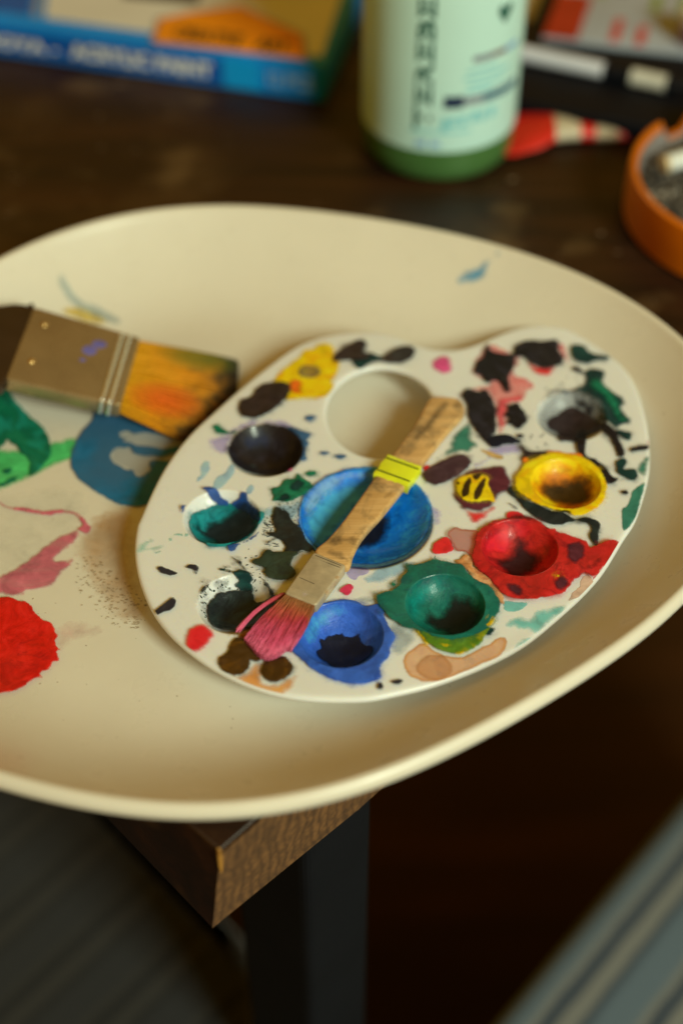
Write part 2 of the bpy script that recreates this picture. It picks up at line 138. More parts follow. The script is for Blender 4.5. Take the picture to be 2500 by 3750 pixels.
('blackgreen','w',2,[(-24.2,344.6),(-23.7,347.9),(-22.9,349.7),(-20.7,347.9),(-19,347.5),(-16.7,342),(-13.7,339.5),(-12.4,334.1),(-9.4,331.4),(-10.4,327.9),(-13.3,328.7),(-15,327.9),(-19.5,327.4),(-19.2,330.5),(-21.5,334.1),(-23.3,333.3),(-25.7,331.1),(-25.4,333.3),(-22.7,334.6),(-25.3,335.8),(-26.2,337.4),(-22.7,337.4),(-23.5,341.2)]),
('olive','w',3,[(-13.2,327.9),(-15,326.4),(-16.2,324.8),(-17.1,321.7),(-15.6,319.3),(-16.1,316.2),(-19.7,314.8),(-23.9,315.6),(-26,318.3),(-25.8,320.3),(-28.8,321.7),(-30.7,322.8),(-30.1,324.4),(-27.7,325.2),(-25.5,328.9),(-22.5,327.6),(-18.3,327.9)]),
('darkgreen','f',2,[(-41.1,320.5),(-39.3,320.2),(-35.7,319.1),(-34.3,320.1),(-31.6,319.1),(-30.3,317.4),(-29.7,316.6),(-30.4,316.1),(-29.7,314.1),(-32.8,314.3),(-34.9,315.3),(-35.9,316.1),(-34.5,316.9),(-35.7,317.8),(-36.4,318.2),(-39.9,319),(-41.2,319.4)]),
('blackgreen','w',3,[(-44.7,306),(-44.2,308.7),(-42.1,312),(-39.3,313.7),(-35.2,314.6),(-30.4,314.4),(-29.7,312.5),(-28,310.1),(-25.6,309.7),(-22.5,309.1),(-21.8,306.1),(-23.6,303.9),(-25.9,301.9),(-29.9,300.4),(-33.9,299.1),(-38.4,298.3),(-41.8,298.4),(-43.9,301.5)]),
('blackgreen','f',2,[(-27.7,316.5),(-26.2,315.8),(-24.7,313.8),(-23,310.5),(-22,307),(-23.4,308.9),(-24.4,312.1),(-26.7,315.2)]),
('blackgreen','f',2,[(-46.9,309.3),(-46.7,310.7),(-45.6,312.7),(-44.2,313.8),(-44.4,313),(-46.3,310.2)]),
('blackgreen','f',2,[(-44.7,310.9),(-44.9,310.6),(-45.2,310.2),(-45.5,310.1),(-45.7,310.2),(-45.6,310.6),(-45.2,311),(-44.9,311.1)]),
('blackgreen','f',2,[(-41.3,315.7),(-41.5,315.4),(-41.9,315.1),(-42.3,315.1),(-42.5,315.2),(-42.3,315.5),(-41.9,315.8),(-41.5,315.8)]),
('olive','f',2,[(-38.5,315.3),(-38.6,315.1),(-38.9,315),(-39.2,315.1),(-39.2,315.3),(-38.9,315.4),(-38.6,315.4)]),
('olive','f',2,[(-37.3,315.2),(-37.4,315),(-37.7,314.9),(-38,315),(-38,315.2),(-37.7,315.3),(-37.4,315.3)]),
('blackgreen','f',2,[(-45.7,307.6),(-45.8,307.2),(-46.2,306.7),(-46.6,306.4),(-46.7,306.6),(-46.6,307),(-46.2,307.5),(-45.9,307.8)]),
('olive','f',2,[(-46.3,314.4),(-46.4,314.1),(-46.7,314.1),(-46.9,314.3),(-46.9,314.6),(-46.7,314.8),(-46.4,314.8)]),
('olive','f',2,[(-38.7,320.9),(-38.8,320.6),(-39.1,320.6),(-39.4,320.7),(-39.4,321),(-39.2,321.2),(-38.9,321.1)]),
('blackgreen','f',2,[(-37.8,326.3),(-35.7,324.4),(-34.5,323.9),(-32.3,320.1),(-29.5,317.2),(-29.8,317.2),(-32.5,319.7),(-35.1,322.8),(-36,323.9)]),
('ochre','s',1,[(-34.2,289.9),(-33.9,298.7),(-30.6,301.4),(-26.7,300),(-25.4,294.3),(-28.6,289.9),(-31.9,288.5)]),
('brown','w',2,[(-39,282.8),(-36.7,284.2),(-35.7,288.5),(-34.3,290.4),(-31.4,290.1),(-29.5,287.8),(-25.5,285.1),(-25.1,282.1),(-27,280.5),(-28.8,281.2),(-29.1,278.6),(-31.3,275.7),(-35.1,275.1),(-37.6,277.1),(-38.8,279.8)]),
('brown','w',2,[(-25.6,276.5),(-24.4,280.7),(-21.6,282.1),(-18.1,282.6),(-15.5,279.3),(-16,275.7),(-18.5,273.3),(-21.3,272.2),(-24.2,273.6)]),
('brown','s',1,[(-39.3,281),(-38.3,282.8),(-36.1,283.5),(-33.8,281.4),(-35.6,274.1),(-38,276.5),(-38.9,278.6)]),
('blue2','w',2,[(-15.8,286.3),(-14.5,290.3),(-12.4,297.5),(-8.5,303.9),(-4.5,305.6),(0.4,306.9),(4.8,305.9),(8.2,303.9),(11.1,304.7),(13.5,304.8),(14,300.2),(15.1,295.7),(17.3,291.4),(16,287.1),(15.3,283.5),(12.4,277.9),(12.9,274.4),(9.5,272.6),(5.1,271.6),(0.7,272.2),(-4.3,274),(-8.7,277.1),(-12.1,280.5),(-15.1,283.9)]),
('bluelight','s',3,[(-12.4,294.5),(-9.6,301),(-5,304.3),(0.7,304.9),(1.9,303),(-3.3,301.2),(-7.3,296.2),(-9.5,291.3),(-11.8,291)]),
('navyblack','f',4,[(-7.9,288.6),(-6.6,291.1),(-7,294.5),(-5.6,294.5),(-4.4,296.1),(-2.1,296.7),(-1.6,297.3),(-0.4,297),(0.3,297.7),(1.3,296.4),(4.2,296.1),(6,296.5),(6.3,294.4),(7.6,292.2),(9.8,289.8),(9.2,285.9),(4.6,281.9),(0.7,277.8),(-3.8,283.5),(-6.7,285.6)]),
('crimson','f',2,[(-0.5,310.9),(0.5,312.3),(2.5,313.4),(4.1,312.7),(3.6,310.6),(2.2,308.5),(1,308.7),(-0.4,309.8)]),
('ink','f',2,[(11.3,271),(12.2,272.5),(13.1,270.7),(12.2,269.5),(11,269.9)]),
('ink','f',2,[(15.4,272.9),(19.2,273.7),(19.2,272.4),(18,271.2),(16.3,272)]),
('tanorange','w',2,[(38.8,324),(40.7,325),(42.3,327.4),(44.9,324),(44.3,321.3),(46.8,319.3),(49.7,316.2),(51.2,312.7),(53.6,308.8),(53.5,304.5),(51.7,306.2),(50.3,310),(48.7,312.9),(45.9,314.4),(43.7,316.8),(42.6,319.1),(39.8,322)]),
('yellow','f',2,[(24.7,294.3),(27,297.3),(28.5,289.2),(27.5,287.4),(26.5,289.2),(25.3,291.4)]),
('olivegreen','w',3,[(25.1,293.9),(27.4,299.1),(36.7,298.8),(46.3,295),(48.7,296.5),(50.1,298),(49.8,296.3),(46.9,291.6),(44.8,287.6),(41.1,284.8),(37.1,283.3),(32.7,284.4),(29.5,286.8),(27.3,288.8)]),
('green3','w',4,[(11.3,307.7),(13.6,309.2),(17.2,310.6),(19.2,312.3),(20.2,316.2),(21.9,318.5),(21.9,321.8),(24.5,321.3),(27.5,322.4),(30.8,324),(31.7,326.2),(32.6,324),(37.6,322.4),(41,321.3),(43.1,316.9),(45.9,314.2),(49.4,312.3),(50.9,309.2),(52.3,304.7),(51.7,300.9),(49.9,298),(48.7,295.4),(46.2,292.8),(41.5,290.3),(35.8,289.2),(30.2,290.3),(26.6,292.2),(24.1,293.3),(20.7,294.1),(16.8,297.1),(14.1,300.9),(11.8,304.7)]),
('yellow','f',4,[(32.3,287.4),(34.3,287.1),(34,285.8),(32.4,286.6)]),
('yellow','f',4,[(36.1,283.5),(39.5,284),(37.6,282.7)]),
('yellow','f',5,[(47.3,295),(49.4,297.4),(50,297.8),(48.7,295)]),
('tealbright','s',5,[(21.7,305.8),(23,310.5),(27.2,315),(33.2,317),(38.4,316.3),(38.5,315.4),(33.8,313.4),(29,309.9),(26.5,304.7),(23.9,300.2)]),
('greenblack','s',5,[(27,301.8),(27.8,307.2),(28.9,309.9),(30.8,308),(32,305.5),(34.3,308.8),(36.2,312),(39,312.4),(43.5,309.8),(46.6,305.7),(47.3,301.7),(45.5,296.3),(41.6,292.5),(37,290.9),(33.1,296.6),(29.8,299.1)]),
('green','f',2,[(16.8,313.8),(17.9,315.4),(18.2,313.1),(17.2,312.1)]),
('darkgreen','f',3,[(46.3,291.7),(47.4,293.9),(49.2,294.3),(50,293.6),(48.9,291.6),(47.7,290.9)]),
('scarlet','w',2,[(30.8,329.7),(32.1,332.5),(35.2,334.8),(37.3,334.1),(38.4,330.1),(38.2,328.7),(36,327.1),(32.4,326.7),(30.9,328)]),
('scarlet','f',2,[(57.4,345.8),(58.5,347.3),(61.6,347.4),(64.3,345.4),(64.2,344),(59.4,343.5),(57.8,343.7)]),
('scarlet','f',2,[(51.9,342),(54.5,343.5),(56.4,342.9),(53.1,341)]),
('scarlet','f',2,[(71.9,338.7),(73.9,339.4),(74.8,337.9),(73.7,336.9)]),
('redbrown','r',3,[(36.4,335.8),(37.8,338.3),(40,339.5),(42.7,338.3),(47.3,337.4),(46.5,332.9),(45.2,326),(42,327.5),(39.7,327.9),(37.9,330.5)]),
('red','w',4,[(44.5,326.4),(45.8,330.5),(46.8,336.2),(48.7,338.7),(51.9,341.2),(56.9,342.9),(60.7,344.1),(65,344.1),(69,342),(71.7,338.7),(74.5,336.6),(78.1,335.8),(81.5,333.7),(83.8,332.5),(85.1,329.3),(87.1,330.5),(90.9,332.5),(94.5,332.7),(95.5,330.9),(94,327.6),(91,323.2),(87.6,319.3),(84.6,314.1),(84.1,316),(82,318.1),(80,316),(77.4,313.7),(74.6,309.8),(70.9,307.9),(66.8,306.8),(62.7,306),(59.2,306),(55.3,307.2),(53.1,309.1),(51.6,312.1),(48.9,316),(46.2,319.1),(44.6,323.1)]),
('maroonblack','s',5,[(56.9,342.4),(60.7,344.7),(64.4,344.6),(69.1,342.4),(72.3,337.9),(71.3,336.8),(67.7,340.5),(63,342.3),(59,342.2)]),
('scarlet','s',5,[(48.3,330.7),(50.5,336.5),(55.6,341.1),(59.1,342.1),(59.1,338),(58.1,334),(52.9,331.1),(49.4,328.3)]),
('scarlet','s',5,[(59.7,342.2),(64.2,341.9),(66.6,340.2),(64.9,338.1),(60.7,338.5)]),
('maroonblack','s',6,[(49.3,327.2),(53.5,330.6),(58.1,334),(59.4,337),(60.7,338.5),(62.5,338.5),(66,335.6),(68.9,331.3),(68.9,327.3),(66.4,323.5),(62.9,321.4),(57.2,316.5),(54.8,324.5),(51.9,326.6)]),
('maroon','s',5,[(76.8,329.7),(78.8,331.9),(81.8,331.9),(83.6,328.9),(82.3,324.4),(78.8,321.3),(76.7,324)]),
('maroonblack','s',6,[(81.3,319.7),(84.8,321.7),(87.7,324),(86.8,321),(83.2,318.3)]),
('maroon','s',5,[(54.5,312.3),(58,312.7),(60.5,310.7),(60,307.3),(56.5,308.3)]),
('maroon','s',5,[(70.7,313.8),(73.6,316.5),(76.1,313.8),(74.8,310.7),(71.7,309.6)]),
('yellow','f',5,[(73,316.2),(72.9,315.8),(72.6,315.7),(72.3,315.8),(72.2,316.2),(72.4,316.5),(72.7,316.6),(73,316.5)]),
('ink','f',2,[(59,351.4),(60.3,350.8),(62.4,348.6),(61,348.3),(59.7,350)]),
]
TRAY_PAINT=[
('greensmear','s',0,[(-133.5,391.6),(-125.7,392.5),(-119.9,393.5),(-111,396.4),(-100.4,399.3),(-99.9,392.5),(-100.5,387.3),(-108.4,382.1),(-115.3,376.5),(-124.8,371),(-129.8,370.1)],[]),
('emerald','f',2,[(-133.5,391.6),(-139.3,425.5),(-135.1,428),(-131.3,427.1),(-129.4,421.5),(-124.6,415.2),(-118.8,408.2),(-114.8,404.2),(-111.5,397.4),(-109.6,389.7),(-111.1,384),(-114.3,378.2),(-116.2,377.6),(-116.7,384),(-119,387.7),(-121.3,389.7),(-123.5,393.5),(-125.3,394.5),(-127.4,396.9),(-128.5,393.5)],[]),
('emerald','f',2,[(-126.4,380.2),(-123.2,381.2),(-123.9,378.4),(-125.7,378.6)],[]),
('emerald','f',2,[(-129.3,371),(-126.4,372.7),(-123,375.6),(-119.8,377.2),(-120.8,374.7),(-124.3,371.8)],[]),
('tealslate','f',2,[(-95.6,414.8),(-86.7,411.2),(-81,408.7),(-71.2,404.2),(-55.5,400.3),(-55,393.5),(-59,385.9),(-64.6,374.7),(-67.6,364.7),(-71.9,362.3),(-74.9,361.4),(-80.1,362.3),(-84.2,364.5),(-89.8,368.6),(-95.5,373.6),(-99.5,379.1),(-101.7,384.9),(-101.3,393.5),(-99.7,401.3),(-96.5,408.2)],[[(-87.1,387.7),(-86.5,390.6),(-85,392.5),(-82,392.3),(-80.4,393.2),(-79,390.1),(-76.3,388.5),(-71.7,387.9),(-67,387.6),(-63.3,389.7),(-61.2,388.7),(-63.6,385.4),(-69.5,385.7),(-72.3,384.2),(-71.1,380.7),(-72.5,379.1),(-73.9,377.3),(-76.4,377.6),(-77.8,380.2),(-79.8,380.4),(-82.2,382.1),(-85.1,384.2)],[(-85,400.8),(-82,401.5),(-79.5,400.1),(-75.5,400.8),(-69.5,399.9),(-65.5,400.3),(-56.7,398.5),(-59.8,395.9),(-57.6,393.5),(-62.2,393.3),(-68.1,391.8),(-72.8,393.3),(-77.5,393.7),(-80.7,395.4),(-82.7,395.8),(-81.6,397.6),(-84,398.3)]]),
('tealslate','s',1,[(-88.2,400.3),(-80.5,403.2),(-71.1,403.2),(-57.4,398.8),(-57.6,392.5),(-64.1,384),(-70.7,377.4),(-75.1,375.6),(-80.7,380.2),(-87.2,385.9)],[]),
('pinkline','f',2,[(-127.6,364.7),(-124.9,364.2),(-121.3,361.2),(-114.9,360.7),(-108.3,359.1),(-102.6,359.6),(-97.5,358.9),(-94,356.8),(-92.3,354.2),(-90,350.7),(-91,347.5),(-93,348.8),(-94.3,350.3),(-92.8,351.6),(-94.1,354.4),(-96.6,357),(-102.4,357.9),(-106.7,356.8),(-112.6,358.3),(-120.5,360.1),(-124.7,362.8),(-127.4,363.4)],[]),
('pinksmear','s',1,[(-122.4,327),(-119,328.2),(-115.6,330.1),(-111.9,333.8),(-107.3,339.6),(-103.1,344.6),(-98.5,348),(-95,349.9),(-93.2,347.3),(-95.1,343.1),(-98.9,338.9),(-100.2,335.2),(-95.7,336),(-92.7,338.9),(-92.9,335.6),(-97,329.9),(-99.8,323.4),(-102.2,321.8),(-108.8,321.4),(-109,318.7),(-113.8,318.7),(-121.4,321.4)],[]),
('pinkline','s',2,[(-96.8,335.2),(-92.7,338.7),(-92,338.1),(-93.8,335.2),(-96.1,334.4)],[]),
('redblob','w',3,[(-121.1,315.9),(-117.2,317.6),(-113,317.5),(-109.8,316.1),(-107.3,315.7),(-104.4,312),(-103.2,310.1),(-101,308),(-98.1,306.4),(-96,304),(-95.6,302.1),(-94.7,300.6),(-95.4,298.4),(-94.3,295.8),(-93.2,294.6),(-94.2,293.8),(-92.7,290.2),(-94.7,289.5),(-95.4,286.6),(-98.1,285.2),(-97.1,283),(-100,282.6),(-102.8,279.2),(-105.8,277.2),(-108.4,276.3),(-114.2,277.3)],[]),
('rosewash','s',0,[(-97.3,303.6),(-89.1,308.2),(-79.9,305.2),(-81.8,301.4),(-89.5,297.7),(-94.3,294.7)],[]),
('creamsmear','s',0,[(-129.2,366.5),(-119.4,369.2),(-107,372.9),(-97.1,371),(-91.6,362.9),(-94.2,353.3),(-101.2,331.4),(-110.5,321),(-120.4,315.5)],[]),
('ochrewash','s',0,[(-95.5,343.5),(-90.7,355.5),(-85,360.8),(-76.2,361.7),(-73.4,352.1),(-72.8,336.8),(-70.7,325.4),(-65.8,311.3),(-70.6,306.7),(-77.9,309),(-83.7,317.5),(-89.9,328.6),(-94,336.8)],[]),
('yellowstreak','s',1,[(-115.7,467.3),(-110.4,470.3),(-104.9,471),(-99.8,469.3),(-96.4,466.1),(-100.8,464.1),(-107.2,464.5),(-112.1,465.3)],[]),
('bluestreak','s',1,[(-117.4,478.9),(-115.5,482.2),(-113.3,479.4),(-110.7,475.7),(-106.5,473.7),(-99.4,472.3),(-92.7,469.3),(-91.7,465.4),(-101.1,467),(-109.7,469.8),(-114.7,473.8)],[]),
('dashblue','s',1,[(47.9,479),(50.7,480.8),(55.2,481.2),(58.9,482.7),(63.4,483.8),(67.3,487.1),(65.6,482.9),(61.8,481.3),(60.2,479.4),(59,476.8),(52.4,476.4),(48.6,477.7)],[]),
('greyhair','f',1,[(-14.2,262.3),(-12.4,258.5),(-12,253.1),(-14.2,248.3),(-18.3,245),(-18.3,245.6),(-14.5,249),(-12.5,253.4),(-12.8,258.3)],[]),
]
SPECK_DUST=[(-41,508.7,0.19,-0.49,0.68),(-81.1,466.1,0.2,-0.51,0.31),(-11,488.6,0.34,0.27,0.57),(-125.5,459.8,0.19,-0.42,0.39),(15,480.2,0.21,-0.39,0.31),(16.6,477.6,0.15,-0.41,0.68),(-56.4,467.7,0.24,0.22,0.79),(-25.6,480.4,0.24,0.59,0.72),(87.2,460.6,0.17,-0.13,0.72),(-47.7,488.2,0.18,0.52,0.47),(-45.9,476.4,0.14,-0.79,0.51),(-23.7,504.5,0.23,0.43,0.74),(100,453.8,0.14,-0.22,0.52),(-131.8,463.5,0.2,0.45,0.64),(-72.2,496.6,0.25,-0.49,0.31),(-30.1,501.1,0.19,0.46,0.67),(-33.1,508,0.33,-0.38,0.35),(58.1,463.1,0.19,0.07,0.74),(-3.3,494.2,0.16,-0.76,0.75),(-42.1,482.5,0.27,-0.67,0.58),(-88.1,265.7,0.26,0.01,0.66),(-109.2,312.9,0.27,0.11,0.65),(-103,311.1,0.25,-0.63,0.69),(-68.7,300.4,0.23,-0.21,0.53),(-102,337.8,0.39,-0.21,0.41),(-92.1,376.1,0.22,0.1,0.71),(-109.9,369.1,0.39,-0.78,0.51),(-81.3,244.8,0.22,-0.41,0.44),(-104.2,355.4,0.37,0.02,0.67),(-99.3,287.5,0.38,-0.43,0.78),(-98,281.5,0.38,-0.06,0.77),(-97.7,315.8,0.38,0.16,0.33),(-107.7,303.5,0.22,-0.71,0.71),(-91.7,256.8,0.22,-0.51,0.51),(-70.2,258.8,0.28,-0.4,0.56),(-105.6,325.7,0.12,-0.77,0.77),(-82.5,341.6,0.29,-0.73,0.71),(-82.8,281.2,0.24,-0.1,0.71),(-108.6,365.3,0.15,0.67,0.44),(-111.2,299.7,0.16,-0.12,0.69),(-105.8,317.8,0.38,0.59,0.73),(-100.3,242.1,0.28,-0.56,0.79),(-96.4,241,0.13,-0.67,0.54),(-85,297.3,0.35,-0.63,0.66),(-90.2,248.7,0.3,0.3,0.37),(-74.5,335.3,0.18,-0.13,0.69),(-100.6,311.5,0.29,-0.4,0.36),(-92.4,282.1,0.31,-0.46,0.63),(-72.7,283.2,0.17,-0.73,0.79),(-84.9,337.5,0.33,0.13,0.62),(-95.4,287.3,0.23,-0.19,0.46),(-75,264.4,0.2,-0.68,0.43),(-81.3,326.4,0.12,0.55,0.52),(-107.3,277.5,0.26,0.56,0.72),(44.8,270.2,0.3,-0.68,0.73),(-34.8,263.6,0.36,0.52,0.73),(7.1,284.5,0.4,-0.31,0.73),(4.3,267.6,0.27,0.07,0.69),(34.7,276.9,0.27,-0.65,0.73),(-35.7,272.3,0.29,-0.25,0.75),(41.5,263.1,0.28,0.15,0.75),(-5.4,249.9,0.18,-0.34,0.42),(47,275.8,0.23,0.35,0.37),(-43.3,251.6,0.12,-0.67,0.39),(-59.5,279.3,0.23,0.23,0.37),(8.4,260.2,0.14,-0.27,0.33),(31.8,267.2,0.4,0.11,0.48),(-34.6,267.4,0.34,0.35,0.65),(2.5,250.7,0.22,-0.24,0.57),(-53.1,276.5,0.4,-0.4,0.7),(-65,274.6,0.26,-0.3,0.77),(23.4,284.3,0.12,0.3,0.64),(114.4,396.7,0.2,-0.21,0.51),(116.2,385.3,0.21,-0.44,0.63),(125.7,407.7,0.34,0.23,0.42),(98.2,332.8,0.16,-0.61,0.35),(120.8,387.4,0.12,-0.35,0.56),(116.8,417.5,0.36,0.31,0.44),(112.3,407.5,0.13,0.18,0.44),(107.7,326.8,0.21,-0.34,0.48),(117.6,427.6,0.23,-0.3,0.36),(114.7,345.6,0.26,-0.68,0.66),(101.5,323.6,0.3,-0.42,0.68),(116.7,392.9,0.34,-0.27,0.37),(100.7,363.8,0.2,-0.55,0.32),(121.4,399.5,0.36,0.63,0.71),(97,315.7,0.29,0.55,0.75),(110.7,393,0.37,-0.34,0.35),(101.6,371.4,0.21,0.71,0.31),(106.1,348.1,0.29,0.53,0.62)]
